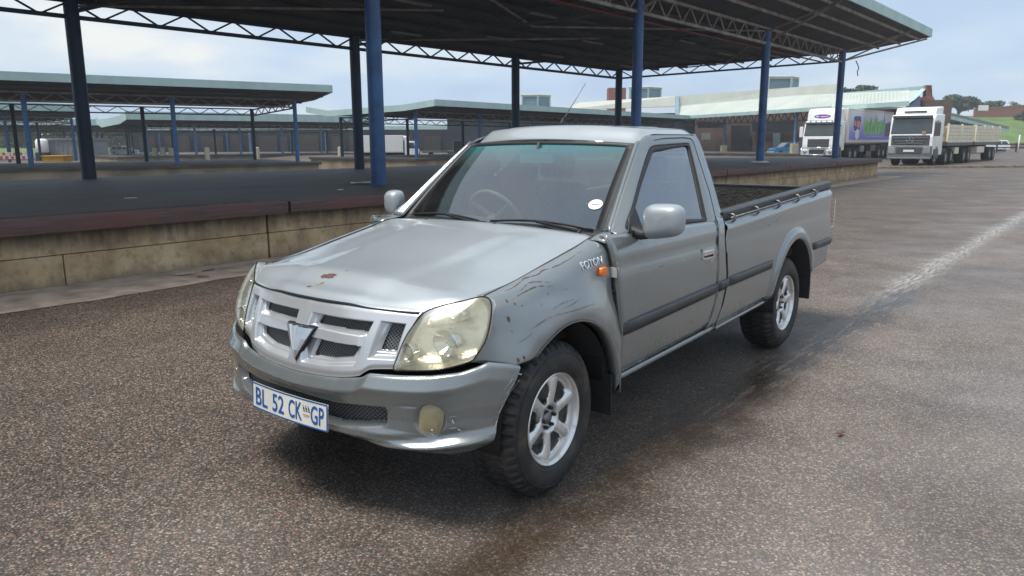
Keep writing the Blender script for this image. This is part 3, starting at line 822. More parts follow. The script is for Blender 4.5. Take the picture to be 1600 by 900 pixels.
# emblem: faceted inverted triangle
def emb(y, z, o): return (FX(y, z)+o, y, z)
b = MB()
A_, B_, C_ = (-.082,.782),(.092,.782),(.016,.648)
cen = (.008,.745)
V = [emb(*A_, -.012),emb(*B_, -.012),emb(*C_, -.014),emb(*A_, .012),emb(*B_, .012),emb(*C_, .008)]
b.add(V, [(0,1,4,3),(1,2,5,4),(2,0,3,5)])
# V-shaped face with raised left band and slanted grooves
q = lambda t, s_: (A_[0]+(B_[0]-A_[0])*t + (C_[0]-(A_[0]+(B_[0]-A_[0])*t))*s_, A_[1]+(C_[1]-A_[1])*s_)
cols = [(0,.0),(.16,.0),(.19,1),(.34,1),(.37,0),(.55,0),(.58,1),(1,1)]
V = []; 
for t, hgt in [(0,0),(.14,.004),(.17,-.004),(.22,-.004),(.25,.006),(.38,.006),(.41,-.004),(.46,-.004),(.49,.008),(.80,.010),(1,.0)]:
    for s_ in (0, .35, .7, .98): V.append(emb(*q(t, s_), .013+hgt*(1-s_)))
Fc = [(i*4+j, (i+1)*4+j, (i+1)*4+j+1, i*4+j+1) for i in range(10) for j in range(3)]
b.add(V, [f[::-1] for f in Fc]); b.build('emblem', mat('polished_emblem',(.70,.71,.72),.18,.9,var=.1,scale=20), grille)
b = MB(); q3 = [(-.089,.787),(.099,.787),(.016,.640)]; b.add([emb(y,z,-.010) for y,z in q3]+[emb(y,z,.004) for y,z in q3],[(0,2,1),(3,4,5),(0,1,4,3),(1,2,5,4),(2,0,3,5)]); b.build('emblem_surround', M['dark'], grille)
M['housing'] = mat('rippled_lamp_reflector',(.86,.86,.80),.28,.8,var=.2,scale=14,bump=.35,bscale=14)
# headlamps -------------------------------------------------------------
HL = [(.503,.669),(.508,.709),(.525,.795),(.544,.843),(.567,.884),(.617,.909),(.687,.929),(.742,.944),(.770,.926),(.783,.882),(.790,.824),(.788,.778),(.773,.732),(.758,.709),(.673,.680),(.586,.671),(.538,.668)]
def HX(y, z):
    a = abs(y); x = FX(min(a,.84), z); return x
for s in (1, -1):
    loop = [(p.x, p.y) for p in catmull([(a,b_,0) for a,b_ in HL], 3, True)]
    cy, cz = .655, .800; n = len(loop); K = 10
    def surf(k, off, shrinkk=1.0, bulge=.036):
        out = []
        for (y, z) in loop:
            yy = cy+(y-cy)*k*shrinkk; zz = cz+(z-cz)*k*shrinkk
            out.append((HX(yy, zz)+off+bulge*(1-k**2.8), yy*s, zz))
        return out
    V = [(HX(cy,cz)+.038, cy*s, cz)]; Fc = []
    for k in range(1, K+1): V += surf(k/K, .002)
    for i in range(n): Fc.append((0, 1+i, 1+(i+1)%n) if s > 0 else (0, 1+(i+1)%n, 1+i))
    for k in range(K-1):
        for i in range(n):
            q_ = (1+k*n+i, 1+k*n+(i+1)%n, 1+(k+1)*n+(i+1)%n, 1+(k+1)*n+i); Fc.append(q_ if s < 0 else q_[::-1])
    hl = mobj('headlamp', V, Fc, M['lens'], T, smooth=True)
    # housing bowl behind the lens
    V = []; Fc = []
    for (k, off) in ((1.0,-.001),(.97,-.014),(.93,-.05),(.80,-.075),(.4,-.085)):
        for (y, z) in loop: 
            yy, zz = cy+(y-cy)*k, cz+(z-cz)*k; V.append((HX(yy,zz)+off, yy*s, zz))
    for k in range(4):
        for i in range(n): 
            q_ = (k*n+i, k*n+(i+1)%n, (k+1)*n+(i+1)%n, (k+1)*n+i); Fc.append(q_ if s<0 else q_[::-1])
    Fc.append(tuple(4*n+i for i in range(n)))
    mobj('lamp_housing', V, Fc, M['housing'], hl, smooth=True, auto=50)
    def bowl(name, y, z, r, deep, m_, proud=-.012, el=1.0):
        b = MB(); c0 = Vector((HX(y,z)+proud, y*s, z)); 
        b.lathe([(r*1.12,-.03),(r*1.10,.0),(r,.002),(r*.9,-.006),(r*.7,-deep*.45),(r*.4,-deep*.8),(r*.22,-deep),(.001,-deep)], 28, T=lambda v: (c0.x+v[2]*.95, c0.y+(v[0]*el)+v[2]*.0, c0.z+v[1]))
        return b.build(name, m_, hl, smooth=True, auto=50)
    bowl('projector_ring', .552, .738, .034, .03, M['bulb'], .012)
    b = MB(); b.lathe([(0,.010),(.012,.008),(.022,.002),(.026,-.008)], 20, T=lambda v: (HX(.552,.738)+.006+v[2], .552*s+v[0], .738+v[1])); b.build('projector_lens', mat('smoked_projector',(.10,.11,.10),.08,coat=1), hl, smooth=True)
    bowl('main_reflector', .665, .775, .050, .045, M['chrome'], -.006, 1.1)
    b = MB(); b.lathe([(.001,.02),(.014,.014),(.018,-.01)], 14, T=lambda v: (HX(.665,.775)-.03+v[2], .665*s+v[0], .775+v[1])); b.build('lamp_bulb', M['glass'], hl, smooth=True)
    bowl('turn_reflector', .668, .878, .024, .02, M['chrome'], -.014, 1.7)
    b = MB()      # fluted divider under the turn lamp
    b.bar((HX(.58,.835)+.010,.575*s,.832),(HX(.74,.85)-.006,.74*s,.850),.010,.010); b.build('lamp_divider', M['bulb'], hl)
    b = MB(); b.tube([(HX(y,z)+.0005, y*s, z) for y, z in loop+[loop[0]]], .0035, 5); b.build('lamp_gasket', M['dark'], hl)
# bumper ------------------------------------------------------------------
PLB = catmull([(0,.745,0),(.2,.738,0),(.4,.712,0),(.55,.665,0),(.68,.590,0),(.77,.508,0),(.825,.425,0),(.852,.355,0),(.862,.295,0)], 8)
PLs = resample([(p.x, p.y, 0) for p in PLB], 80)
def bumper_end(z): return interp([(.33,.855),(.36,.86),(.50,.90),(.58,.94),(.668,1.0)], z)
def bpt(u, v):
    """u -1..1 around, v 0 bottom .. 1 top"""
    a = abs(u)
    # top height follows the grille and lamps, bottom the chin
    yk = interp([(0,0),(.2,.2),(.4,.4),(.5,.49),(.62,.58),(.75,.68),(.85,.76),(1,.86)], a)
    zt = interp([(0,.597),(.09,.599),(.27,.611),(.37,.629),(.400,.650),(.42,.652),(.50,.655),(.60,.660),(.68,.672),(.74,.692),(.765,.703),(.80,.692),(.83,.681),(.86,.667)], yk)
    zb = interp([(0,.360),(.2,.358),(.4,.352),(.5,.345),(.62,.330),(.74,.322),(.80,.328),(.86,.350)], yk)
    z = zb + (zt-zb)*v
    e = bumper_end(z); t = a*e
    k = t*(len(PLs)-1); i = int(min(k, len(PLs)-2)); p = PLs[i].lerp(PLs[i+1], k-i)
    d = (PLs[i+1]-PLs[i]).normalized(); nrm = Vector((-d.y, d.x)); 
    if nrm.y < 0: nrm = -nrm
    y, x = p.x, p.y
    # vertical profile
    off = interp([(0,-.055),(.05,-.022),(.13,.004),(.22,.006),(.30,-.006),(.42,-.006),(.60,.002),(.74,.014),(.81,.024),(.84,.025),(.88,.017),(.96,.002),(.985,-.004),(1,-.016)], v)
    cent = sstep(.62,.40,y)
    if v > .5 and off > 0: off *= 1-.75*sstep(.62,.80,y)
    # lower air opening
    W = [(-.01,.418),(-.01,.512),(.255,.508),(.488,.526),(.500,.508),(.492,.452),(.478,.446),(.262,.414)]
    dI = pin(W, y, z); rec = .034*sstep(.004,-.012,dI)
    # chin crease that sweeps up to the corner
    zc = interp([(.30,.355),(.50,.372),(.66,.388),(.80,.410)], y)
    off += .016*math.exp(-((z-zc+.012)/.013)**2)*sstep(.30,.50,y)*sstep(.84,.76,y)
    off -= .012*math.exp(-((z-zc-.022)/.018)**2)*sstep(.36,.55,y)*sstep(.80,.70,y)
    # fog lamp pocket
    df = math.hypot((y-.655)/.046, (z-.487)/.064); rec += .012*sstep(1.10,.92,df)
    # groove towards the fog lamp
    off -= .006*math.exp(-((z-.540)/.006)**2)*sstep(.50,.58,y)*sstep(.64,.60,y)
    # step where the centre section meets the lamp section
    off += .010*sstep(.395,.385,y)*sstep(.86,.98,v)*0
    off -= rec
    P_ = (x+nrm.y*off, y+nrm.x*off, z)
    return (P_[0], math.copysign(P_[1], u) if a > 0 else 0.0, P_[2]), dI
us = [math.copysign(abs(t)**.9, t) for t in lin(-1,1,221)]; vs = lin(0,1,72)
V = []; DI = []
for v in vs:
    for u in us: p, d = bpt(u, v); V.append(p); DI.append(d)
nu = len(us); Fc = []
for j in range(len(vs)-1):
    for i in range(nu-1):
        q_ = (j*nu+i, j*nu+i+1, (j+1)*nu+i+1, (j+1)*nu+i)
        if max(DI[k] for k in q_) > -.010: Fc.append(q_)
bumper = mobj('front_bumper', V, Fc, M['paint'], T, smooth=True)
# lower grille mesh
V, Fc = gridmesh(lambda y, z: (interp([(0,.745),(.2,.738),(.4,.712),(.55,.665)], abs(y))-.046, y, z), lin(-.50,.50,21), [.405,.535])
mobj('lower_grille_mesh', V, Fc, M['mesh2'], bumper, smooth=True)
# fog lamps
for s in (1, -1):
    if s > 0: fl_c = (.655,.487)
    V = []; n = 28; Fc = []; 
    def BX(y): return interp([(p.x, p.y) for p in PLs], y)
    for k in range(0, 6):
        for i in range(n):
            t = 2*math.pi*i/n; ex = math.copysign(abs(math.cos(t))**.62, math.cos(t)); ez = math.copysign(abs(math.sin(t))**.62, math.sin(t))
            rr = k/5; y = .655+.040*ex*rr + .006*ez*rr; z = .487+.060*ez*rr
            V.append((BX(y)+.006-.012*rr**3*1.0, y*s, z))
    for k in range(5):
        for i in range(n):
            q_ = (k*n+i, k*n+(i+1)%n, (k+1)*n+(i+1)%n, (k+1)*n+i); Fc.append(q_ if s > 0 else q_[::-1])
    mobj('fog_lamp', V, Fc, M['foglens'], bumper, smooth=True)
    b = MB(); b.lathe([(.034,0),(.030,-.015),(.015,-.03),(.001,-.032)], 20, T=lambda v: (BX(.655)-.012+v[2]*.9, .655*s+v[0], .487+v[1]*1.4)); b.build('fog_reflector', M['bulb'], bumper, smooth=True)
b = MB(); b.box((.30,-.60,.36),(.62,.60,.50)); b.box((.25,-.70,.52),(.52,.70,.66)); b.build('bumper_beam', M['dark'], T)
# number plate ------------------------------------------------------------
PX = .790
def P3(y, z, o=0): # plate plane, a little curved
    return (PX - .10*(y-.006)**2*2 + o + (.443-z)*.06, y, z)
def plate_grid(y0, y1, z0, z1, o, n=16): return gridmesh(lambda y, z: P3(y, z, o), lin(y0,y1,n), [z0,z1])
ZC = .452; PH = .0565; PW = .256
b = MB(); b.add(*plate_grid(-PW,PW,ZC-PH,ZC+PH,.0)); b.add(*plate_grid(-PW,PW,ZC-PH,ZC+PH,-.004))
plate = b.build('number_plate', M['plate'], T)
b = MB()
for (a0,a1,c0_,c1_) in ((-PW,PW,ZC+PH-.006,ZC+PH),(-PW,PW,ZC-PH,ZC-PH+.006)): b.add(*plate_grid(a0,a1,c0_,c1_,.0012))
for (a0,a1) in ((-PW,-PW+.006),(PW-.006,PW)): b.add(*plate_grid(a0,a1,ZC-PH,ZC+PH,.0013,2))
b.build('plate_border', M['plateblue'], plate)
def text_mesh(txt, size, ext=0.0, bold=0.0):
    cu = bpy.data.curves.new('t','FONT'); cu.body = txt; cu.size = size; cu.extrude = ext; cu.offset = bold
    cu.resolution_u = 4; cu.align_x = 'LEFT'
    ob = bpy.data.objects.new('t', cu); COL.objects.link(ob)
    bpy.context.view_layer.update()
    me = bpy.data.meshes.new_from_object(ob.evaluated_get(bpy.context.evaluated_depsgraph_get())); 
    bpy.data.objects.remove(ob); bpy.data.curves.remove(cu); return me
def put_text(name, txt, fn, mat_, parent, size=1.0, ext=0.0, bold=0.0, fit=None):
    """fn maps unit coords (x right 0..1, y up 0..1, depth) to a place"""
    me = text_mesh(txt, size, ext, bold)
    xs = [v.co.x for v in me.vertices]; yz = [v.co.y for v in me.vertices]; x0, x1, y0, y1 = min(xs), max(xs), min(yz), max(yz)
    for v in me.vertices: v.co = Vector(fn((v.co.x-x0)/(x1-x0), (v.co.y-y0)/(y1-y0), v.co.z))
    me.materials.append(mat_); return link(name, me, parent)
# seen from the front the plate runs from the truck's right (-y) to its left (+y)
for txt, y0, y1 in (('BL',-.226,-.132),('52',-.094,-.012),('CK',.020,.106),('GP',.160,.236)):
    put_text('plate_text', txt, lambda x, y, d, a=y0, c=y1: P3(a+(c-a)*x, ZC-.039+.078*y, .0016), M['plateblue'], plate, bold=.012)
# small coat of arms between CK and GP: birds, shield and an orange line
b = MB()
for cy_ in (.118,.133,.148):
    for (dy, dz, w_, h_) in ((0,.012,.008,.010),(-.003,.022,.004,.006),(.003,.002,.010,.004)): b.add(*plate_grid(cy_+dy-w_/2,cy_+dy+w_/2,ZC+dz-h_/2+.006,ZC+dz+h_/2+.006,.0016,2))
b.build('plate_crest', M['blackprint'], plate)
b = MB(); b.add(*plate_grid(.112,.154,ZC-.010,ZC-.007,.0016,2)); b.add(*plate_grid(.118,.148,ZC-.016,ZC-.014,.0016,2)); b.build('plate_print', M['orangeprint'], plate)
# ------------------------------------------------------------- side details
b = MB(); c0 = (-.382,.946)
for s in (1, -1):
    V = []; n = 20; Fc = []
    for k, (rr, o) in enumerate([(1,0),(1,.012),(.85,.018),(0.01,.019)]):
        for i in range(n):
            t = 2*math.pi*i/n; ex = math.copysign(abs(math.cos(t))**.5, math.cos(t)); ez = math.copysign(abs(math.sin(t))**.5, math.sin(t))
            x, z = c0[0]+.030*ex*rr, c0[1]+.021*ez*rr; V.append((x, (yF(c0[0],c0[1])+o)*s, z))
    for k in range(3):
        for i in range(n): q_ = (k*n+i, k*n+(i+1)%n, (k+1)*n+(i+1)%n, (k+1)*n+i); Fc.append(q_[::-1] if s>0 else q_)
    mobj('side_indicator', V, Fc, M['amber'], T, smooth=True, auto=50)
    x0, x1 = (-.222,-.388) if s > 0 else (-.388,-.222)
    put_text('badge_text', 'FOTON', lambda x, y, d, a=x0, c=x1: (a+(c-a)*x, (yF(a+(c-a)*x, .972+.034*y+.011*(x if s>0 else 1-x))+.003+d)*s, (.972+.034*y+(.011*x if s>0 else .011*(1-x)))), M['alloy'], T, ext=.0012, bold=.006)
# hinge parts in the open gap in front of the door
b = MB(); b.box((-.487,.775,.905),(-.462,.846,.955)); b.box((-.483,.775,.965),(-.467,.842,.985)); b.build('door_hinge', mat('pale_hinge',(.55,.55,.50),.5), T, bevel=.003)
b = MB(); 
for k in range(5): b.lathe([(.010,-.003),(.016,0),(.010,.003)], 12, T=lambda v: (-.478+v[0], .82+v[1], .80+k*.010+v[2]))
b.build('wiring_boot', M['rubber'], T, smooth=True)
b = MB(); b.tube([(-.487,.80,.78),(-.490,.815,.70),(-.494,.81,.60),(-.497,.80,.48)], .006, 6); b.build('gap_seal', mat('muddy_seal',(.16,.12,.08),.8), T)
# scratches on the left wing: thin strips hugging the panel
def strip_on(pts, wdt, mat_, name='scratch', fn=yF, parent=None, s=1):
    wdt *= .62; P = catmull([(x, 0, z) for x, z in pts], 9); b = MB(); V = []
    for i, p in enumerate(P):
        d = (P[min(i+1,len(P)-1)]-P[max(i-1,0)]).normalized(); nx, nz = -d.z, d.x
        k = i/(len(P)-1); w_ = wdt*math.sin(math.pi*min(.97,max(.03,k)))**.5*rf.uniform(.25,1.4); p = p + Vector((0,0,.0022*noise.noise((p.x*22, p.z*9, 1.7))))
        for q_ in (-1, 1): x, z = p.x+nx*w_*q_/2, p.z+nz*w_*q_/2; V.append((x, fn(x, z)+.0022, z))
    b.add(V, [(2*i, 2*i+1, 2*i+3, 2*i+2) for i in range(len(P)-1) if rf.random() > .14]); return b.build(name, mat_, parent)
lw = [c for c in T.children if c.name.startswith('front_wing')][0]
top_crease = [(.250,.9405),(.14,.9605),(.019,.984),(-.136,1.012),(-.30,1.044)]
strip_on(top_crease, .0025, M['rust'], parent=lw)
strip_on([(.19,.940),(.102,.960),(.009,.955)], .003, M['rust'], parent=lw)
strip_on([(.245,.915),(.199,.930),(.10,.945),(.0,.938)], .0045, M['rust'], parent=lw)
strip_on([(.068,.852),(-.017,.866),(-.10,.866)], .0035, M['rust'], parent=lw)
strip_on([(.02,.846),(-.066,.850),(-.151,.868)], .003, M['rust'], parent=lw)
strip_on([(.185,.812),(.077,.828),(-.042,.824),(-.168,.824),(-.260,.822)], .009, M['primer'], parent=lw)
strip_on([(.224,.794),(.168,.812),(.123,.826)], .0035, M['rust'], parent=lw)
strip_on([(.292,.752),(.254,.764),(.215,.782)], .003, M['rust'], parent=lw)
strip_on([(-.05,.912),(-.104,.915)], .003, M['rust'], parent=lw)
for x, z, r in ((.304,.848,.007),(.25,.90,.003),(.22,.89,.002),(.30,.80,.002),(.12,.88,.002),(.05,.91,.003),(.28,.915,.004),(.30,.69,.006),(.275,.695,.005)):
    b = MB(); o = [(x+r*math.cos(t)*rf.uniform(.6,1.3), z+1.5*r*math.sin(t)*rf.uniform(.6,1.3)) for t in [2*math.pi*i/9 for i in range(9)]]
    b.add([(a, yF(a,c_)+.002, c_) for a, c_ in o], [tuple(range(9))[::-1]]); b.build('paint_chip', M['rust'], lw)
# pale scuffs on the bumper corner, front wing edge and bed
def bump_at(yq, zq):
    best = None
    for t in range(0, len(PLs)):
        if abs(PLs[t].y - yq) < 1e9 and (best is None or abs(PLs[t].x-yq) < abs(PLs[best].x-yq)): best = t
    return best
def on_bumper(a, z, o=.009):
    k = a*(len(PLs)-1); i = int(min(k, len(PLs)-2)); p = PLs[i].lerp(PLs[i+1], k-i); d = (PLs[i+1]-PLs[i]).normalized(); n_ = Vector((-d.y, d.x)); n_ = n_ if n_.y > 0 else -n_
    return (p.y+n_.y*o, p.x+n_.x*o, z)
for (a0,z0,a1,z1,wd) in ((.955,.60,.925,.545,.006),(.965,.625,.94,.57,.005),(.945,.59,.91,.55,.003),(.93,.53,.90,.50,.003),(.955,.65,.975,.64,.006),(.92,.47,.90,.45,.003),(.70,.500,.735,.506,.003),(.70,.455,.73,.458,.0035),(.735,.452,.745,.444,.004),(.715,.49,.72,.475,.002),(.975,.60,.955,.55,.004),(.94,.62,.915,.575,.002),(.93,.635,.90,.60,.002)):
    b = MB(); V = []
    for i in range(7):
        t = i/6; z = z0+(z1-z0)*t+rf.uniform(-.001,.001); a = min(a0+(a1-a0)*t, bumper_end(z)-.012); w_ = wd*math.sin(math.pi*(.1+.8*t))*rf.uniform(.4,1)
        pr_ = interp([(.33,.006),(.5,0),(.56,.008),(.62,.026),(.66,.020)], z) + .004
        V += [on_bumper(a, z-w_/2, pr_), on_bumper(a+.004, z+w_/2, pr_)]
    b.add(V, [(2*i,2*i+1,2*i+3,2*i+2) for i in range(6)]); b.build('scuff', M['scuff'], bumper)
bsd = [c for c in T.children if c.name.startswith('bed_side')][0]
for (x0,z0,x1,z1,wd) in ((-2.62,.985,-2.74,.992,.014),(-2.46,.968,-2.55,.974,.006),(-2.55,.99,-2.60,.975,.008),(-2.60,.81,-2.605,.845,.006),(-2.60,.785,-2.604,.80,.006)):
    strip_on([(x0,z0),((x0+x1)/2,(z0+z1)/2+.004),(x1,z1)], wd, M['scuff'], 'scuff', fn=yB, parent=bsd)
ldr = [c for c in T.children if c.name.startswith('door') and not c.name.startswith('door_')][0]
fd = lambda x, z: ys(z)
strip_on([(-.86,.905),(-.95,.902)], .004, M['primer'], 'scratch', fn=fd, parent=ldr)
strip_on([(-1.15,.905),(-1.20,.893)], .003, M['scuff'], 'scratch', fn=fd, parent=ldr)
# ------------------------------------------------------------- door mirrors
for s in (1, -1):
    b = MB(); c_ = Vector((-.715, .955 if s > 0 else .880, 1.158)); hwm = .104 if s > 0 else .060; n1, n2 = 28, 18; V = []; Fc = []
    for j in range(n2+1):
        ph = math.pi*j/n2 - math.pi/2
        for i in range(n1):
            t = 2*math.pi*i/n1
            ce, se = math.cos(ph), math.sin(ph)
            ex = math.copysign(abs(math.cos(t))**.55, math.cos(t)); ez = math.copysign(abs(math.sin(t))**.55, math.sin(t))
            rr = abs(ce)**.55
            y = hwm*ex*rr; z = .083*ez*rr; x = .070*math.copysign(abs(se)**.9, se)
            if x < -.02: x = -.02
            y += 0; z *= (1 - .10*ex); z += .010*ex
            V.append((c_.x+x, (c_.y+y)*s, c_.z+z))
    for j in range(n2):
        for i in range(n1):
            q_ = (j*n1+i, j*n1+(i+1)%n1, (j+1)*n1+(i+1)%n1, (j+1)*n1+i); Fc.append(q_ if s < 0 else q_[::-1])
    mr = mobj('door_mirror', V, Fc, M['paint_hood'], T, smooth=True)
    b = MB(); b.add([(c_.x-.0215,(c_.y+hwm*.82*math.copysign(abs(math.cos(t))**.5,math.cos(t)))*s,c_.z+.066*math.copysign(abs(math.sin(t))**.5,math.sin(t))) for t in [2*math.pi*i/28 for i in range(28)]], [tuple(range(28))]); b.build('mirror_glass', M['chrome'], mr)
    b = MB(); b.tube([(-.70,.785*s,1.100),(-.705,.84*s,1.085),(-.71,.90*s,1.090),(-.715,.94*s,1.10)], [.030,.026,.020,.016], 10)
    b.bar((-.66,.80*s,1.082),(-.735,.80*s,1.080),.03,.05)
    b.build('mirror_arm', M['black'], mr, smooth=True, auto=50)
# ------------------------------------------------------------- aerial
b = MB(); b.tube([(-1.235,.0,1.620),(-1.262,.0,1.668)], [.017,.006], 10); ae = b.build('aerial', M['black'], T, smooth=True)
b = MB(); b.tube([(-1.255,.0,1.655),(-1.335,.04,1.78),(-1.395,.07,1.875)], [.0035,.0025,.002], 6); b.build('aerial_rod', M['metal'], ae, smooth=True)
# ------------------------------------------------------------- load bed
b = MB(); b.box((-4.02,-.74,.66),(-1.82,.74,.685)); b.build('bed_floor', M['liner'], T)
for s in (1,-1):
    V, Fc = gridmesh(lambda x, z: (x, (.742 - .012*(int((x+10)/.10) % 2))*s, z*(1)+0*(x)) if z < 1.0 else (x, .742*s, 1.095+(-1.8-x)*.033), [ -1.82 - .05*i for i in range(45)], [.68,.99,1.0])
    mobj('bed_inner_wall', V, Fc, M['liner'], T)
b = MB(); b.box((-1.86,-.74,.68),(-1.83,.74,1.085)); b.build('bed_front_wall', M['liner'], T)
b = MB(); b.bar((-1.845,-.79,1.10),(-1.845,.79,1.10),.04,.03); b.build('bed_front_rail', M['moulding'], T)
b = MB(); b.box((-4.065,-.735,.62),(-4.035,.735,1.138)); tg = b.build('tailgate', M['paint'], T, bevel=.006)
b = MB(); b.box((-4.034,-.72,.69),(-4.020,.72,1.12)); b.build('tailgate_liner', M['liner'], tg)
b = MB(); b.box((-4.075,-.745,1.136),(-4.015,.745,1.152)); b.build('tailgate_cap', M['moulding'], tg, bevel=.003)
for s in (1,-1):
    b = MB(); b.box((-4.045, .745 if s>0 else -.835, .84),(-3.995, .835 if s>0 else -.745, 1.06)); tl = b.build('tail_lamp', M['red'], T, bevel=.008)
    b = MB(); b.tube([(-4.03,.84*s,.82),(-4.045,.852*s,.83),(-4.05,.852*s,1.04),(-4.03,.842*s,1.06)], .004, 6)
    for z in (.87,.90,.93): b.bar((-4.05,.852*s,z),(-4.05,.76*s,z),.005)
    b.build('lamp_guard', M['chrome'], tl)
b = MB(); b.box((-4.16,-.78,.50),(-4.03,.78,.60)); b.build('rear_bumper', M['black'], T, bevel=.02)
# underbody
b = MB(); b.box((-3.95,-.46,.40),(.25,-.38,.50)); b.box((-3.95,.38,.40),(.25,.46,.50)); b.tube([(-WB,-.66,HZ),(-WB,.66,HZ)],.045,10); b.lathe([(.001,-.12),(.10,-.10),(.14,0),(.10,.10),(.001,.12)],14,T=lambda v:(-WB+v[2],v[0],HZ+v[1])); b.box((-.09,-.60,.26),(.09,.60,.34)); b.box((-3.9,-.7,.56),(-.5,.7,.62))
b.build('chassis', M['dark'], T)
# ------------------------------------------------------------- wheels
RIM_Y = .809
def make_wheel(name):
    """wheel about the origin: axis along y, outer face at y=0 towards +y"""
    hub = bpy.data.objects.new(name, None); COL.objects.link(hub)
    R = .344; Wd = .232
    prof = []
    # across the tyre, from the outer bead to the inner bead: (radius, depth)
    half = [(.205,.004),(.213,.012),(.235,.022),(.262,.026),(.288,.021),(.312,.010),(.328,-.002),(.337,-.014),(.342,-.030),(.344,-.055),(.344,-.085),(.344,-.104)]
    full = half + [(r, -Wd+.022-d if False else -(Wd-.022)+( -d) ) for r, d in half[::-1]]
    full = half + [(r, -.208-d) for r, d in half[::-1]]
    ns = 240
    def fr(i, j, r):
        k = i if i < 12 else 23-i
        if k >= 6:
            ph = (j + (2 if i >= 12 else 0)) % 5
            if k in (6,7): g = .012 if ph in (0,1) else 0      # shoulder lugs
            elif k == 8: g = .011 if ph in (0,1) else 0
            elif k == 9: g = .009
            else: g = .010 if ((j+3) % 5) in (0,) else 0
            if k == 11: g = .009 if (j % 5 == 0) else 0
            return r-g
        if k == 5: return r-(.006 if j % 10 in (0,1,2,3) else 0)
        return r
    b = MB(); b.lathe(full, ns, T=lambda v: (v[0], v[2], v[1]), fr=fr)
    ty = b.build('tyre', M['tyre'], hub, smooth=True, auto=28)
    # raised sidewall lettering ring and rib
    b = MB(); b.lathe([(.292,.0195),(.295,.0215),(.298,.0185)], 96, T=lambda v: (v[0], v[2], v[1])); b.lathe([(.222,.0165),(.225,.021),(.229,.0205)], 96, T=lambda v: (v[0], v[2], v[1])); b.build('sidewall_rib', M['tyre'], ty, smooth=True)
    b = MB(); rr = random.Random(5)
    for (a0, a1) in ((60,118),(240,298)):
        k = a0
        while k < a1:
            t0, t1 = math.radians(k), math.radians(k+4.2)
            for (q0, q1) in ((t0, t0+(t1-t0)*.3), (t0+(t1-t0)*rr.choice([.3,.55]), t1)):
                b.add([(math.cos(t)*r_, .0262 - abs(r_-.262)*.25, math.sin(t)*r_) for t, r_ in ((q0,.252),(q1,.252),(q1,.274),(q0,.274))], [(3,2,1,0)])
            k += 7
    b.build('sidewall_lettering', M['rubber'], ty)
    # alloy rim
    b = MB(); b.lathe([(.150,-.17),(.185,-.16),(.188,-.06),(.192,-.02),(.199,-.004),(.205,.004),(.2065,.009),(.203,.0125),(.197,.010),(.190,.000),(.187,-.018),(.183,-.06),(.180,-.16)], 72, T=lambda v: (v[0], v[2], v[1])); 
    rim = b.build('rim', M['alloy'], hub, smooth=True, auto=40)
    # face with six spokes
    nth = 144; radii = [.022,.034,.048,.060,.070,.080,.095,.112,.130,.146,.158,.168,.176,.184,.190]
    def hole(r, a):
        p = (a % 60)-30       # centred between the spokes
        if r < .078 or r > .171: return False
        hw = 30 - math.degrees(math.asin(min(1, (.0235+.010*((r-.078)/.09)**1.5)/r)))
        if r > .158: hw -= 3
        if r < .09: hw -= 4
        return abs(p) < hw
    def fz(r, a):
        d = interp([(.02,-.034),(.048,-.034),(.056,-.018),(.080,-.013),(.13,-.007),(.176,-.004),(.190,-.006)], r)
        p = abs(((a+30) % 60)-30); wdt = p/ max(6, math.degrees(.028/max(r,.03)))
        if r > .07: d -= .010*min(1.2, wdt)**2.5
        return d
    V = []; Fc = []
    for r in radii:
        for j in range(nth): a = 360*j/nth; V.append((r*math.cos(math.radians(a)), fz(r, a), r*math.sin(math.radians(a))))
    for i in range(len(radii)-1):
        rm = (radii[i]+radii[i+1])/2
        for j in range(nth):
            if not hole(rm, 360*(j+.5)/nth): Fc.append((i*nth+j, i*nth+(j+1)%nth, (i+1)*nth+(j+1)%nth, (i+1)*nth+j))
    sp = mobj('spokes', V, Fc, M['alloy'], hub, smooth=True, auto=45)
    md = sp.modifiers.new('sol','SOLIDIFY'); md.thickness = .022; md.offset = -1
    b = MB(); b.lathe([(.001,-.022),(.026,-.022),(.030,-.028),(.032,-.036)], 20, T=lambda v: (v[0], v[2], v[1])); b.build('hub_cap', M['metal'], hub, smooth=True)
    for k in range(6):
        b = MB(); t = math.radians(60*k+15); b.lathe([(.001,-.012),(.007,-.013),(.0085,-.020),(.0085,-.036)], 6, T=lambda v: (.044*math.cos(t)+v[0], v[2], .044*math.sin(t)+v[1]))
        b.build('lug_nut', M['black'], hub)
    b = MB(); b.lathe([(.03,-.085),(.14,-.085),(.14,-.095),(.03,-.095)], 40, T=lambda v: (v[0], v[2], v[1])); b.lathe([(.001,-.05),(.075,-.05),(.08,-.12)], 30, T=lambda v: (v[0], v[2], v[1])); b.build('brake_disc', M['metal'], hub)
    return hub
w0 = make_wheel('wheel'); w0.parent = T
places = [((0, RIM_Y, HZ), math.radians(2), 0.35), ((-WB, RIM_Y, HZ), 0, 1.15), ((0, -RIM_Y, HZ), math.pi+math.radians(2), .2), ((-WB, -RIM_Y, HZ), math.pi, .7)]
for i, (loc, rz, sp_) in enumerate(places):
    wq = w0 if i == 0 else copy_tree(w0, T)
    wq.location = loc; wq.rotation_mode = 'XYZ'
    wq.matrix_local = Matrix.Translation(loc) @ Matrix.Rotation(rz, 4, 'Z') @ Matrix.Rotation(sp_, 4, 'Y')
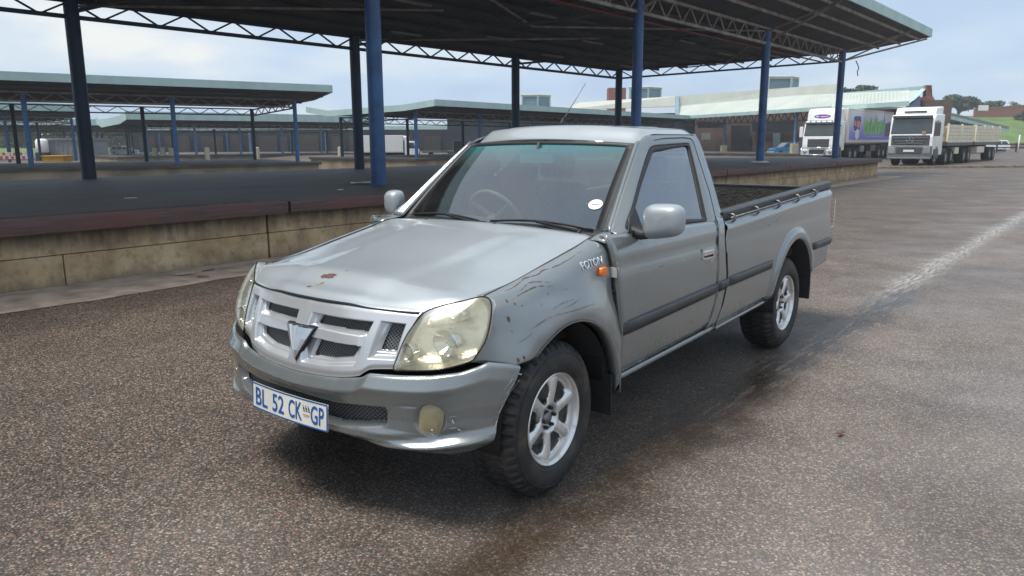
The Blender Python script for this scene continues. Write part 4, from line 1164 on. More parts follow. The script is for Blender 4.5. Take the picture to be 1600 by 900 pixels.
# ================================================================== setting
O2 = Vector((-5.2978, 7.6788)); D2 = Vector((.64192, .76677)); N2 = Vector((.76677, -.64192))
def W(s, t, z=0.0): p = O2 + D2*s + N2*t; return Vector((p.x, p.y, z))
def ST(x, y): q = Vector((x, y)) - O2; return q.dot(D2), q.dot(N2)
def ground_z(x, y):
    s, t = ST(x, y)
    return -.62*sstep(-12, -17, t)*sstep(52, 40, s)
# ---- asphalt yard
def asphalt():
    m, t, b = newmat('wet_exposed_aggregate_asphalt'); g = G(m)
    pos = g.n('ShaderNodeNewGeometry').outputs['Position']
    st = g.mapping(pos, rot=(0, 0, -math.atan2(D2.y, D2.x)))            # x along the dock, y across it
    s0 = O2.dot(D2); t0 = O2.dot(Vector((-D2.y, D2.x)))
    sp = g.n('ShaderNodeSeparateXYZ'); g.l(st, sp.inputs[0])
    s_ = g.math('SUBTRACT', sp.outputs[0], s0); t_ = g.math('MULTIPLY', g.math('SUBTRACT', sp.outputs[1], t0), -1)
    warp = g.noise(pos, 1.3, 4, .6); warp2 = g.noise(pos, 7, 3, .6)
    # stones
    vc = g.n('ShaderNodeTexVoronoi'); vc.inputs['Scale'].default_value = 104; g.l(pos, vc.inputs['Vector'])
    vb = g.n('ShaderNodeTexVoronoi'); vb.inputs['Scale'].default_value = 190; g.l(pos, vb.inputs['Vector'])
    sc = g.n('ShaderNodeSeparateColor'); g.l(vc.outputs['Color'], sc.inputs[0])
    sb = g.n('ShaderNodeSeparateColor'); g.l(vb.outputs['Color'], sb.inputs[0])
    stone = g.ramp(sc.outputs[0], [(0, (.017, .016, .015)), (.26, (.046, .034, .027)), (.50, (.088, .062, .047)), (.70, (.165, .118, .086)), (.88, (.32, .24, .18)), (.97, (.50, .41, .32))])
    fine = g.ramp(sb.outputs[0], [(0, (.022, .019, .017)), (.5, (.085, .065, .052)), (.85, (.22, .165, .125)), (1, (.38, .31, .24))])
    col = g.mix(.38, stone, fine)
    gap = g.ramp(vc.outputs['Distance'], [(.40, 1), (.72, .25)]); col = g.mix(1, col, gap, 'MULTIPLY')
    red = g.math('GREATER_THAN', sc.outputs[1], .985); col = g.mix(g.math('MULTIPLY', red, .6), col, (.30, .09, .04))
    # broad tonal drift: browner near the dock, grey sheen painted into the colour on the right
    drift = g.ramp(g.math('ADD', t_, g.math('MULTIPLY', warp, 3.0)), [(2.0, 0), (3.0, 0)]) if False else g.math('MULTIPLY_ADD', g.math('ADD', t_, g.math('MULTIPLY', warp, 4.0)), .12, -.85, clamp=True)
    col = g.mix(drift, col, g.mix(.66, col, (.34, .312, .292)))
    big = g.ramp(warp, [(.32, .80), (.52, .97), (.70, 1.10)]); col = g.mix(1, col, big, 'MULTIPLY')
    patch = g.ramp(g.noise(pos, .45, 5, .6), [(.40, .88), (.60, 1.06)]); col = g.mix(1, col, patch, 'MULTIPLY')
    # the track of wet and chalky marks running along the yard
    tw = g.math('ADD', t_, g.math('MULTIPLY', g.math('SUBTRACT', warp, .5), .30))
    def band(c, w_): 
        d = g.math('DIVIDE', g.math('SUBTRACT', tw, c), w_); return g.math('POWER', 2.718, g.math('MULTIPLY', g.math('MULTIPLY', d, d), -1))
    def lim(a, b_, f): return g.math('MULTIPLY', g.math('MULTIPLY_ADD', s_, 1/f, -a/f, clamp=True), g.math('MULTIPLY_ADD', s_, -1/f, b_/f, clamp=True))
    streak = g.mapping(st, sc=(1.2, 9, 1)); stn = g.noise(streak, 2.2, 5, .65)
    wet = g.math('MULTIPLY', g.math('MULTIPLY', band(7.20, .17), lim(.8, 6.6, .8)), g.ramp(stn, [(.40, 0), (.50, 1)]), clamp=True)
    brown = g.math('MULTIPLY', g.math('MULTIPLY', band(7.30, .20), lim(-5.2, 2.9, .9)), g.ramp(g.noise(st, 5, 5, .7), [(.30, .45), (.55, 1)]), clamp=True)
    chalk = g.math('MULTIPLY', g.math('MULTIPLY', band(7.08, .14), lim(4.9, 26, 1.6)), g.ramp(g.noise(streak, 3.5, 6, .7), [(.42, .05), (.60, 1)]), clamp=True)
    lane = g.math('MULTIPLY', g.math('MULTIPLY', band(11.2, .16), lim(9, 40, 4)), g.ramp(g.noise(streak, 1.6, 5, .7), [(.50, 0), (.62, .5)]), clamp=True)
    puddle = g.ramp(g.noise(st, .9, 3, .5), [(.60, 0), (.66, 1)])
    puddle = g.math('MULTIPLY', g.math('MULTIPLY', puddle, .35), g.math('MULTIPLY', band(6.9, .5), lim(-1.5, 5.0, 1.0)), clamp=True)
    col = g.mix(g.math('MULTIPLY', brown, .95), col, g.mix(.5, g.mix(1, col, (.42,.36,.28), 'MULTIPLY'), (.035, .020, .010)))
    col = g.mix(g.math('MULTIPLY', wet, .8), col, (.014, .012, .011))
    col = g.mix(g.math('MULTIPLY', puddle, .5), col, (.03, .026, .022))
    col = g.mix(g.math('MULTIPLY', chalk, .52), col, (.55, .55, .54))
    col = g.mix(lane, col, (.30, .30, .29))
    g.l(col, b.inputs['Base Color'])
    rough = g.ramp(g.noise(pos, .8, 5, .6), [(.36, .46), (.6, .66)])
    rough = g.math('SUBTRACT', rough, g.math('MULTIPLY', drift, .12))
    rough = g.math('SUBTRACT', rough, g.math('MULTIPLY', wet, .24)); rough = g.math('SUBTRACT', rough, g.math('MULTIPLY', brown, .10)); rough = g.math('SUBTRACT', rough, g.math('MULTIPLY', puddle, .3))
    g.l(g.math('MAXIMUM', rough, .12), b.inputs['Roughness'])
    b.inputs['Specular IOR Level'].default_value = .5
    h = g.math('MULTIPLY', vc.outputs['Distance'], -1)
    hb = g.bump(h, .45, .006); 
    g.l(g.bump(warp2, .15, .02, hb), b.inputs['Normal'])
    return m
M['asphalt'] = asphalt()
xs = [-900,-400,-200,-120,-90] + [ -70+4*i for i in range(50)] + [150,220,400,900]; yv = [-120,-60,-20] + [-8+4*i for i in range(40)] + [170,200,260,400,800,1600,3000]
V, Fc = gridmesh(lambda x, y: (x, y, ground_z(x, y)), xs, yv)
tag(mobj('ground', V, Fc, M['asphalt'], smooth=True), kind='structure')
# ---- concrete apron at the foot of the dock
M['apron'] = mat('gritty_concrete_apron', (.38,.30,.235), .8, col2=(.20,.155,.12), scale=3.5, bump=.25, bscale=120, coord='World', detail=8)
rg = random.Random(11); V = []; ss = [-14+.22*i for i in range(216)]
for s in ss:
    e = (.95 if s > 3 else 1.08 - .03*s) + .06*noise.noise((s*.7, 0, 0)) + .05*noise.noise((s*3, 2, 0)); V += [W(s, .02, .010), W(s, e*.6, .010), W(s, e, .0045)]
Fc = []
for i in range(len(ss)-1): Fc += [(3*i,3*i+1,3*i+4,3*i+3),(3*i+1,3*i+2,3*i+5,3*i+4)]
tag(mobj('concrete_apron', V, Fc, M['apron'], smooth=True), kind='structure')
# ---- loading dock
def concrete():
    m, t, b = newmat('stained_board_concrete'); g = G(m)
    pos = g.n('ShaderNodeNewGeometry').outputs['Position']; sp = g.n('ShaderNodeSeparateXYZ'); g.l(pos, sp.inputs[0])
    n1 = g.noise(pos, 1.6, 7, .65); n2 = g.noise(pos, 9, 7, .7); n3 = g.noise(g.mapping(pos, sc=(3, 3, .35)), 3.0, 5, .6)
    c = g.ramp(n1, [(.32, (.26,.175,.10)), (.50, (.43,.31,.175)), (.66, (.55,.42,.26))])
    c = g.mix(g.ramp(n2, [(.50, 0), (.70, .55)]), c, (.085,.075,.062))
    # darker towards the ledge and towards the ground, along a ragged edge
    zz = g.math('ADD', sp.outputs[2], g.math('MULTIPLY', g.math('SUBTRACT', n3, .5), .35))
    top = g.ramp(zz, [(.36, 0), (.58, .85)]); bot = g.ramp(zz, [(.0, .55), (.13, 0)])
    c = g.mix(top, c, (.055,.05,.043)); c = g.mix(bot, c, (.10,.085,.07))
    g.l(c, b.inputs['Base Color']); b.inputs['Roughness'].default_value = .88
    g.l(g.bump(g.noise(pos, 40, 6, .6), .45, .012), b.inputs['Normal']); return m
M['concrete'] = concrete()
def timber():
    m, t, b = newmat('worn_red_brown_timber'); g = G(m)
    pos = g.n('ShaderNodeNewGeometry').outputs['Position']
    st = g.mapping(pos, rot=(0, 0, -math.atan2(D2.y, D2.x)), sc=(1, 1, 1)); gr = g.mapping(st, sc=(1.0, 14, 26))
    n1 = g.noise(gr, 1.6, 6, .6); n2 = g.noise(st, 1.5, 5, .6)
    c = g.ramp(n1, [(.30, (.040,.025,.023)), (.52, (.080,.045,.040)), (.70, (.125,.070,.060))])
    c = g.mix(g.ramp(n2, [(.50, 0), (.64, .75)]), c, (.12,.042,.034))
    g.l(c, b.inputs['Base Color']); b.inputs['Roughness'].default_value = .7
    g.l(g.bump(n1, .5, .01), b.inputs['Normal']); return m
M['timber'] = timber()
M['dockasphalt'] = mat('smooth_dark_dock_asphalt', (.040,.036,.032), .66, col2=(.072,.064,.056), scale=.9, bump=.25, bscale=50, coord='World', detail=9)
M['blue'] = mat('blue_steel_paint', (.028,.105,.27), .42, col2=(.017,.060,.16), scale=2.2, coord='World', bump=.03, bscale=20)
M['blue_bright'] = mat('bright_blue_steel_paint', (.030,.15,.38), .45, var=.35, scale=2, coord='World')
M['blue_dark'] = mat('shaded_blue_steel_paint', (.010,.035,.075), .5, var=.4, scale=2, coord='World')  # same blue, darkened in the colour for the unlit back rows
M['blue_pale'] = mat('pale_blue_steel_paint', (.10,.22,.42), .5, var=.3, scale=2, coord='World')
M['bareSteel'] = mat('weathered_beige_steel', (.30,.26,.22), .65, col2=(.15,.13,.12), scale=3, coord='World')
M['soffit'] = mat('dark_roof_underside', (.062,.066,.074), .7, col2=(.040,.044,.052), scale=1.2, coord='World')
M['fascia'] = mat('pale_green_cladding', (.43,.57,.55), .55, col2=(.35,.49,.48), scale=1.2, coord='World', stretch=(1,1,.4))
M['pipe'] = mat('red_pipe', (.20,.03,.035), .6)
M['pale'] = mat('pale_pad', (.62,.60,.55), .8, var=.3, scale=9)
def poly_slab(name, pts, z1, z0, m_, parent=None, **k):
    n = len(pts); V = [(p[0],p[1],z1) for p in pts]+[(p[0],p[1],z0) for p in pts]
    Fc = [tuple(range(n))]+[tuple(range(2*n-1,n-1,-1))]+[(i,n+i,n+(i+1)%n,(i+1)%n) for i in range(n)]
    me = mobj(name, V, Fc, m_, parent, **k)
    bm = bmesh.new(); bm.from_mesh(me.data); bmesh.ops.recalc_face_normals(bm, faces=bm.faces); bm.to_mesh(me.data); bm.free(); return me
DOCKH = .755; S0 = -22.0; S1 = 32.6
dock = thing('loading_dock', 'long low loading dock with red-brown timber edge behind the pickup', 'loading dock', kind='structure')
poly_slab('dock_top', [W(S0,-.16), W(S1,-.16), W(35.0,-2.8), W(36.0,-3.6), W(29.6,-9.9), W(S0,-9.9)], DOCKH-.008, .1, M['dockasphalt'], dock)
# concrete face: upper and lower lifts, panel by panel
def face(name, s0, s1, t0, t1, z0, z1, m_, parent, bev=.006):
    b = MB(); b.box((0,0,z0),(1,1,z1), T=lambda v: W(s0+(s1-s0)*v[0], t1+(t0-t1)*v[1], v[2])); return b.build(name, m_, parent, bevel=bev)
js = [-22,-15.6,-10.3,-5.4,-1.2,3.16,7.6,12.2,16.8,21.4,26.0,29.4,32.4]
poly_slab('dock_core', [W(S0,-.06), W(32.3,-.06), W(32.3,-.5), W(S0,-.5)], .61, -.05, M['dark'], dock)
for a, b_ in zip(js, js[1:]):
    face('wall_panel', a+.016, b_-.016, -.06, .000, .345, .612, M['concrete'], dock)
    mid = a + (b_-a)*.42
    face('wall_panel', a+.016, mid-.006, -.06, .007, -.03, .337, M['concrete'], dock)
    face('wall_panel', mid+.006, b_-.016, -.06, .007, -.03, .337, M['concrete'], dock)
face('end_wall', 32.4, 32.55, -2.8, .0, -.03, .60, M['concrete'], dock)
tj = [-22,-17.6,-13.2,-8.8,-4.9,-.9,3.42,8.1,12.6,17.2,21.9,26.6,S1]
for i, (a, b_) in enumerate(zip(tj, tj[1:])):
    dz = rg.uniform(-.006,.006); b = MB(); V = []; n = 24
    for k in range(n):
        s = a+.022+(b_-a-.044)*k/(n-1); w1 = .008*noise.noise((s*1.7, i*3, 0)); w2 = .010*noise.noise((s*2.9, 9+i, 0))
        for (t, z) in ((.150+w2*.6,.600),(.155+w2,.735+dz+w1),(.140+w2,.757+dz+w1),(-.13,.760+dz+w1),(-.145,.752+dz),(-.145,.60)): V.append(W(s, t, z))
    Fc = [(k*6+j, (k+1)*6+j, (k+1)*6+(j+1)%6, k*6+(j+1)%6) for k in range(n-1) for j in range(6)] + [tuple(range(5,-1,-1)), tuple((n-1)*6+j for j in range(6))]
    mobj('timber_beam', V, [f[::-1] for f in Fc], M['timber'], dock, smooth=True, auto=40)
# splintered strip behind the beams, litter
b = MB()
for k in range(26):
    s = -3.2+k*.24+rg.uniform(0,.1); L = rg.uniform(.1,.35); t = -.17-rg.uniform(0,.035)
    b.box((0,0,0),(1,1,1), T=lambda v: W(s+L*v[0], t-.02*v[1], DOCKH+.0+rg.random()*.001+.012*v[2]))
tag(b.build('splintered_edging', M['timber'], dock), kind='stuff')
litter = []
lit_lab = {}
def litter_at(u, v, z, L, wd, label, name='paper_scrap', m_=None, rz=0):
    a0 = at(u, v, 1.0); k = (z-CAM_H)/(a0.z-CAM_H); x, y = a0.x*k, k
    b = MB(); Rz = Matrix.Rotation(rz, 4, 'Z'); n = 6; V = []
    for i in range(n):
        for j in range(3): V.append(Rz @ Vector(((i/(n-1)-.5)*L*(1+rg.uniform(-.1,.1)), (j/2-.5)*wd*(1+rg.uniform(-.3,.3)), .012+rg.uniform(0,.25)*min(.09,wd*.6))))
    b.add(V, [(i*3+j,(i+1)*3+j,(i+1)*3+j+1,i*3+j+1) for i in range(n-1) for j in range(2)])
    o = b.build(name, m_ or M['white'], thick=.004); o.location = (x, y, z+.004); tag(o, label, 'litter', 'scraps of litter'); return o
litter_at(566, 287, DOCKH, .40, .24, 'crumpled white plastic scrap on the dock beside the thick blue column', 'plastic_scrap', rz=.1)
litter_at(532, 298, DOCKH, .10, .05, 'tiny white paper bit on the dock left of the crumpled plastic', rz=.5)
litter_at(204, 311, DOCKH, .16, .03, 'thin pale straw lying on the dark dock surface at left', 'straw_scrap', rz=.5)
litter_at(288, 430, .008, .20, .05, 'flat pale cardboard scrap on the apron below the dock wall', 'cardboard_scrap', mat('card',(.42,.36,.28),.8), .5)
litter_at(325, 424, .008, .16, .03, 'thin brown twig on the apron nearest the bonnet', 'twig', mat('twig',(.10,.06,.035),.8), .9)
litter_at(318, 434, .008, .12, .03, 'short brown stick lying on the apron edge beside the twig', 'twig', mat('twig2',(.08,.05,.03),.8), .3)
litter_at(1313, 680, .004, .05, .02, 'small brown dead leaf alone on the asphalt right of the pickup', 'dead_leaf', mat('deadleaf',(.14,.06,.03),.8), .6)
litter_at(1268, 293-13, .012, .25, .12, 'stone lump at the foot of the dock wall behind the load bed', 'rubble_stone', M['apron'], .6)
# ---- canopy over the dock
def truss(name, p, q, h, n, chord, web, m_, parent, posts=False):
    p = Vector(p); q = Vector(q); b = MB(); up = Vector((0,0,h))
    b.bar(p, q, chord, chord); b.bar(p+up, q+up, chord, chord)
    for i in range(n):
        a = p.lerp(q, i/n); c = p.lerp(q, (i+.5)/n); d = p.lerp(q, (i+1)/n)
        b.bar(a+up, c, web, web); b.bar(c, d+up, web, web)
    o = b.build(name, m_, parent); tag(o, kind='stuff'); return o
def column(x, y, z0, z1, r, m_, parent, n=16, base=None):
    b = MB(); b.lathe([(.001,z0),(r,z0),(r,z1),(.001,z1)], n, T=lambda v: (x+v[0], y+v[1], v[2]))
    o = b.build('column', m_, parent, smooth=True, auto=50)
    return o
can = thing('dock_canopy', 'huge dark steel canopy on thick blue columns over the near dock', 'canopy', kind='structure')
FC = [(6.80,-2.0),(15.95,-2.0),(24.72,-2.0),(33.25,-2.0),(-2.3,-2.0),(-11.4,-2.0)]; BC = [(4.57,-9.25),(12.2,-9.25),(19.55,-9.25),(26.6,-9.25),(-3.0,-9.25),(-10.6,-9.25)]
for i, (s, t) in enumerate(FC): p = W(s, t); column(p.x, p.y, DOCKH-.05, 5.35, .142, M['blue'], can, 20)
for i, (s, t) in enumerate(BC): p = W(s, t); column(p.x, p.y, DOCKH-.05, 4.55, .150, M['blue_dark'], can, 20)
for s, t in ((24.72,-2.0),):
    p = W(s, t); b = MB(); b.lathe([(.001,DOCKH+.05),(.22,DOCKH+.05),(.30,DOCKH-.01)], 12, T=lambda v: (p.x+v[0]*1.2, p.y+v[1], v[2])); b.build('column_footing', M['pale'], can)
def chain(cols, z0, h, n, m_):
    cs = sorted(cols)
    for a, b_ in zip(cs, cs[1:]): truss('truss', W(a[0],a[1],z0), W(b_[0],b_[1],z0), h, n, .085, .038, m_, can)
chain(FC, 4.90, .50, 9, M['bareSteel']); chain(BC+[(-22,-9.25)], 4.20, .33, 6, M['blue_dark'])
for a, b_ in zip(sorted(FC), sorted(BC)): pass
pairs = list(zip(sorted(FC), sorted(BC)))
for k, (f_, r_) in enumerate(zip(sorted(FC)[1:], sorted(BC)[1:])):
    pass
for (r_, f_) in ((BC[1],FC[1]),(BC[2],FC[2]),(BC[0],FC[0]),(BC[4],FC[4])):
    p, q = W(r_[0],r_[1],4.30), W(f_[0],f_[1],4.95); truss('cross_truss', p, q, .40, 6, .07, .03, M['soffit'], can)
# end frame and the tips beyond the columns
truss('end_truss', W(26.6,-9.25,4.20), W(33.25,-2.0,4.93), .36, 8, .075, .04, M['blue_dark'], can)
b = MB()
for (s, t) in FC:
    b.bar(W(s,t,5.30), W(s+.9 if s>30 else s,.45,6.05), .06); b.bar(W(s,t,4.92), W(s+.9 if s>30 else s,.45,6.05), .06)
b.bar(W(33.25,-2,4.93), W(37.3,.4,6.05), .07)
tag(b.build('roof_bracket', M['bareSteel'], can), kind='stuff')
def s_end(t): return 34.9 + 1.04*(t+2)
def rz(t): return interp([(-12.4,5.45),(-9.25,4.56),(-2.0,5.46),(.5,6.16)], t)
# roof sheets, split across the slope; ribs in the sheet
for (ta, tb) in ((-12.4,-9.25),(-9.25,-5.6),(-5.6,-2.0),(-2.0,.5)):
    a0, a1 = s_end(max(ta,-10)), s_end(max(tb,-10))
    V = [W(-26,ta,rz(ta)),W(a0,ta,rz(ta)),W(a1,tb,rz(tb)),W(-26,tb,rz(tb))]; V += [v+Vector((0,0,.10)) for v in V]
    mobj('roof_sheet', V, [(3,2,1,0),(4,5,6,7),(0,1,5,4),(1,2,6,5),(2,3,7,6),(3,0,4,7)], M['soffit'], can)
b = MB(); b.box((0,0,0),(1,1,1), T=lambda v: W(-26+(s_end(.5)+26.03)*v[0], .5+.06*v[1], 6.13+.36*v[2])); b.build('roof_fascia', M['fascia'], can)
b = MB()
P0, P1 = W(s_end(.5)+.02,.52,6.14), W(s_end(-2.)+.02,-2,5.44); 
b.add([P0,P1,P1+Vector((0,0,.30)),P0+Vector((0,0,.35)),P0-Vector((.05,.05,0)),P1-Vector((.05,.05,0)),P1+Vector((-.05,-.05,.3)),P0+Vector((-.05,-.05,.35))], [(0,1,2,3),(7,6,5,4),(0,4,5,1),(3,2,6,7)])
P0, P1 = W(s_end(-2.)+.02,-2,5.44), W(s_end(-9.25)+.02,-9.25,4.66)
b.add([P0,P1,P1+Vector((0,0,.22)),P0+Vector((0,0,.30)),P0-Vector((.05,.05,0)),P1-Vector((.05,.05,0)),P1+Vector((-.05,-.05,.22)),P0+Vector((-.05,-.05,.3))], [(0,1,2,3),(7,6,5,4),(0,4,5,1),(3,2,6,7)])
b.build('end_trim', M['soffit'], can)
for t in (.15,-.5,-1.2,-2.9,-3.8,-4.7,-5.6,-6.5,-7.4,-8.3,-9.9,-10.7,-11.6):
    b = MB(); b.bar(W(-26,t,rz(t)-.05), W(s_end(max(t,-10)),t,rz(t)-.05), .055, .10); b.build('purlin', M['bareSteel'] if t > -1.6 else M['soffit'], can)
b = MB(); b.tube([W(-6,-2.35,4.80), W(31.5,-2.35,4.80)], .030, 8); b.build('red_pipe', M['pipe'], can, smooth=True)
for (s0,t0,s1,t1) in ((6.8,-2,15.95,-5.6),(15.95,-5.6,24.7,-2),(24.7,-2,30,-6),(-2,-2,6.8,-5.6),(28.5,-7.4,33.2,-2),(12.2,-9.2,19.5,-5.6),(4.6,-9.2,12.2,-5.6)):
    b = MB(); b.bar(W(s0,t0,rz(t0)-.14), W(s1,t1,rz(t1)-.14), .05); b.build('wind_brace', M['bareSteel'], can)
for k, (s, t) in enumerate(((10,-5),(14,-4.2),(18.5,-5.6),(22,-4.0),(26,-4.4),(19,-7.6),(24,-7.6),(12,-7.4),(29,-3.6),(15,-6.6))):
    b = MB(); b.bar(W(s,t,rz(t)-.30), W(s+1.2,t,rz(t)-.30), .09, .05); b.build('light_batten', mat('dusty_batten',(.16,.16,.16),.6) if k == 0 else bpy.data.materials['dusty_batten'], can)
b = MB(); pts = catmull([W(34.2,-1.7,5.0), W(34.35,-1.6,4.7), W(34.2,-1.6,4.55), W(34.3,-1.6,4.35)], 5); b.tube(pts, .02, 6); b.build('hanging_cable', M['dark'], can)

# ------------------------------------------------------------- other docks and canopies
def canopy(name, label, A, B, width, z0, zb, zt, nf, ov=2.6, r=.13, colm=('blue','blue_dark'), fas=.34, both=True, over=(1.5,1.5), bays=6, dock_z=None, docklab=None, group=None, tipb=None, webm='bareSteel', full=True, colskip=()):
    A = Vector((A[0],A[1])); B = Vector((B[0],B[1])); L = (B-A).length; U = (B-A)/L; Vv = Vector((-U.y, U.x))
    if Vv.y < 0 and Vv.dot(A) < 0: Vv = -Vv
    def P(u, v, z): q = A+U*u+Vv*v; return Vector((q.x, q.y, z))
    root = thing(name, label, 'canopy', kind='structure', group=group)
    xs_ = lin(0, L, nf)
    for i, u in enumerate(xs_):
        if i in colskip: continue
        p = P(u,0,0); column(p.x, p.y, z0, zb+.4, r, M[colm[0]], root, 10)
        if both: p = P(u,width,0); column(p.x, p.y, z0, zb+.2, r, M[colm[1]], root, 10)
    truss('truss', P(0,0,zb), P(L,0,zb), .45, bays*(nf-1), .09, .05, M[webm], root)
    if both: truss('truss', P(0,width,zb-.25), P(L,width,zb-.25), .42, bays*(nf-1), .08, .045, M['soffit'], root)
    if both and full:
        truss('end_truss', P(0,0,zb-.05), P(0,width,zb-.3), .42, 6, .08, .045, M['soffit'], root); truss('end_truss', P(L,0,zb-.05), P(L,width,zb-.3), .42, 6, .08, .045, M['soffit'], root)
    prof = [(-ov,zt),(0,zb+.52),(width,zb+.30),(width+ov*.9,(tipb or zt)-.1)]
    for (va,za),(vb_,zb_) in zip(prof, prof[1:]):
        V = [P(-over[0],va,za),P(L+over[1],va,za),P(L+over[1],vb_,zb_),P(-over[0],vb_,zb_)]; V += [v+Vector((0,0,.12)) for v in V]
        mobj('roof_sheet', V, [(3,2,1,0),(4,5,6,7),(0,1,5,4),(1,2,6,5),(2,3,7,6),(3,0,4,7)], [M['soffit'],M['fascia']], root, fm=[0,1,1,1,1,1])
    b = MB(); b.box((0,0,0),(1,1,1), T=lambda v: P(-over[0]+(L+over[0]+over[1])*v[0], -ov-.06*v[1], zt-.04+fas*v[2])); b.build('roof_fascia', M['fascia'], root)
    for uu_ in (-over[0]-.05, L+over[1]+.01):
        for (va,za),(vb_,zb_) in zip(prof, prof[1:]):
            V = [P(uu_,va,za-.06),P(uu_+.05,va,za-.06),P(uu_+.05,vb_,zb_-.06),P(uu_,vb_,zb_-.06)]; V += [v+Vector((0,0,fas)) for v in V]
            mobj('end_fascia', V, [(3,2,1,0),(4,5,6,7),(0,1,5,4),(1,2,6,5),(2,3,7,6),(3,0,4,7)], M['fascia'], root)
    for v in (-ov*.5, width*.25, width*.5, width*.75):
        zz = interp(prof, v)-.07; b = MB(); b.bar(P(-over[0],v,zz), P(L+over[1],v,zz), .06, .11); b.build('purlin', M['soffit'], root)
    if dock_z is not None:
        dk = thing(name.replace('canopy','dock') if 'canopy' in name else 'far_dock', docklab, 'loading dock', kind='structure')
        q = [P(-over[0]-1,-2.0,0),P(L+over[1]-.5,-2.0,0),P(L+over[1]-.5,width+1.5,0),P(-over[0]-1,width+1.5,0)]
        poly_slab('dock_top', q, dock_z, dock_z-.16, M['dockasphalt'], dk)
        q = [P(-over[0]-.9,-1.85,0),P(L+over[1]-.65,-1.85,0),P(L+over[1]-.65,width+1.4,0),P(-over[0]-.9,width+1.4,0)]
        poly_slab('dock_wall', q, dock_z-.165, z0-1.2, M['concrete2'], dk)
    return root, P
M['concrete2'] = mat('tan_concrete', (.34,.27,.185), .9, col2=(.18,.145,.105), scale=.8, coord='World', bump=.2, bscale=8, detail=8)
def XY(v): return (v.x, v.y)
# second canopy, left
A = at(48, 250, 40.8); B = at(465, 250, 49.5)
dirv = (Vector((B.x,B.y))-Vector((A.x,A.y)))
A2 = Vector((A.x,A.y)) - dirv*1.0
c2, P2 = canopy('second_canopy', 'pale green edged canopy on blue columns beyond the near dock at left', A2, XY(B), 8.4, .15, 3.72, 4.58, 5, ov=2.9, over=(2,1.3), colm=('blue_bright','blue_dark'), bays=5, dock_z=.30, docklab='second low dock with tan concrete wall under the left canopy', fas=.42)
# third canopy farther left
A = at(-240, 240, 62); B = at(118, 244, 76)
canopy('third_canopy', 'short green roofed canopy peeking out at the far left edge', XY(A), XY(B), 8, -.2, 3.5, 4.5, 4, colm=('blue','blue_dark'), over=(2,.2), ov=2.5, bays=4, fas=.7)
# mid canopy behind, ending in a folded gable at left
A = at(232, 246, 84); B = at(560, 246, 100)
canopy('folded_canopy', 'low far canopy with folded pale green roof in the left distance', XY(A), XY(B), 9, -.4, 3.05, 3.95, 6, colm=('blue_pale','blue_dark'), ov=3, over=(2.5,2), bays=5, fas=.85, dock_z=.10, docklab='far dock with tan edge under the folded canopy')
A = at(-60, 244, 100); B = at(205, 245, 108)
canopy('far_left_canopy', 'farthest low green canopy behind the grey box building', XY(A), XY(B), 9, -.4, 2.9, 3.9, 6, colm=('blue_dark','blue_dark'), ov=3, over=(2,2), bays=4, fas=.8)
# canopy whose gable end shows between the blue columns, joining the hall
A = at(651, 246, 58); B = at(1050, 244, 96)
c5, P5 = canopy('middle_canopy', 'long canopy with folded pale green gable running to the market hall', XY(A), XY(B), 8.2, .0, 3.30, 4.08, 7, ov=3.0, over=(1.2,0), colm=('blue_bright','blue_dark'), bays=5, dock_z=.35, docklab='low dock with yellowish concrete edge under the middle canopy', fas=.45)

# ------------------------------------------------------------- market hall on the right
M['roofpale'] = mat('pale_weathered_roof_sheet', (.46,.50,.46), .6, col2=(.40,.45,.42), scale=.35, coord='World', detail=6)
M['clad'] = mat('cream_green_cladding', (.46,.48,.42), .6, col2=(.40,.43,.39), scale=.5, coord='World', detail=6)
M['brick'] = mat('red_brick', (.33,.135,.095), .85, col2=(.24,.10,.075), scale=3, coord='World')
M['darkbrick'] = mat('brown_brick', (.14,.095,.08), .85, col2=(.10,.072,.062), scale=2, coord='World')  # brown muted in the colour to stand for distance haze
M['farbrick'] = mat('shaded_brown_panels', (.075,.060,.055), .85, col2=(.055,.046,.044), scale=2, coord='World')
M['shade'] = mat('painted_dark_shade', (.030,.040,.054), .9, var=.4, scale=.5, coord='World')  # shade beneath the roofs, put into the colour
M['ventglass'] = mat('blue_grey_vent_panel', (.20,.30,.36), .3, var=.2, scale=.6, coord='World')
hall = thing('market_hall', 'wide pale green roofed market hall behind the articulated trucks', 'building', kind='structure')
def sheet(name, pts, m_, parent, back=Vector((0,0,-.18)), ribs=0, ribm=None, rb=.007):
    n = len(pts); V = [Vector(p) for p in pts]+[Vector(p)+back for p in pts]
    Fc = [tuple(range(n)), tuple(range(2*n-1,n-1,-1))]+[(i,n+i,n+(i+1)%n,(i+1)%n) for i in range(n)]
    o = mobj(name, V, Fc, m_, parent)
    if ribs:       # standing seams
        b = MB(); p0,p1,p2,p3 = [Vector(p) for p in pts]; nrm = (p1-p0).cross(p3-p0).normalized(); 
        if nrm.dot(Vector((0,-1,.5))) < 0: nrm = -nrm
        for i in range(ribs+1):
            a = p0.lerp(p1, i/ribs); c = p3.lerp(p2, i/ribs); b.bar(a+nrm*rb*.5, c+nrm*rb*.5, .07, rb*2, up=tuple(nrm))
        tag(b.build('roof_seams', ribm or m_, parent), kind='stuff')
    return o
e = [at(1060,183,95), at(1245,171,73), at(1420,160,57)]
l = [at(1060,166,101), at(1245,149,79), at(1420,141,64)]
uu = [at(1060,150,101.5), at(1245,136,79.5), at(1312,131,73.0)]
sheet('lower_roof', [e[0],e[1],l[1],l[0]], M['roofpale'], hall, ribs=40)
sheet('lower_roof', [e[1],e[2],l[2],l[1]], M['roofpale'], hall, ribs=34)
lm = l[1].lerp(l[2], .38)
sheet('upper_cladding', [l[0],l[1],uu[1],uu[0]], M['clad'], hall, Vector((.3,.8,0)), ribs=44)
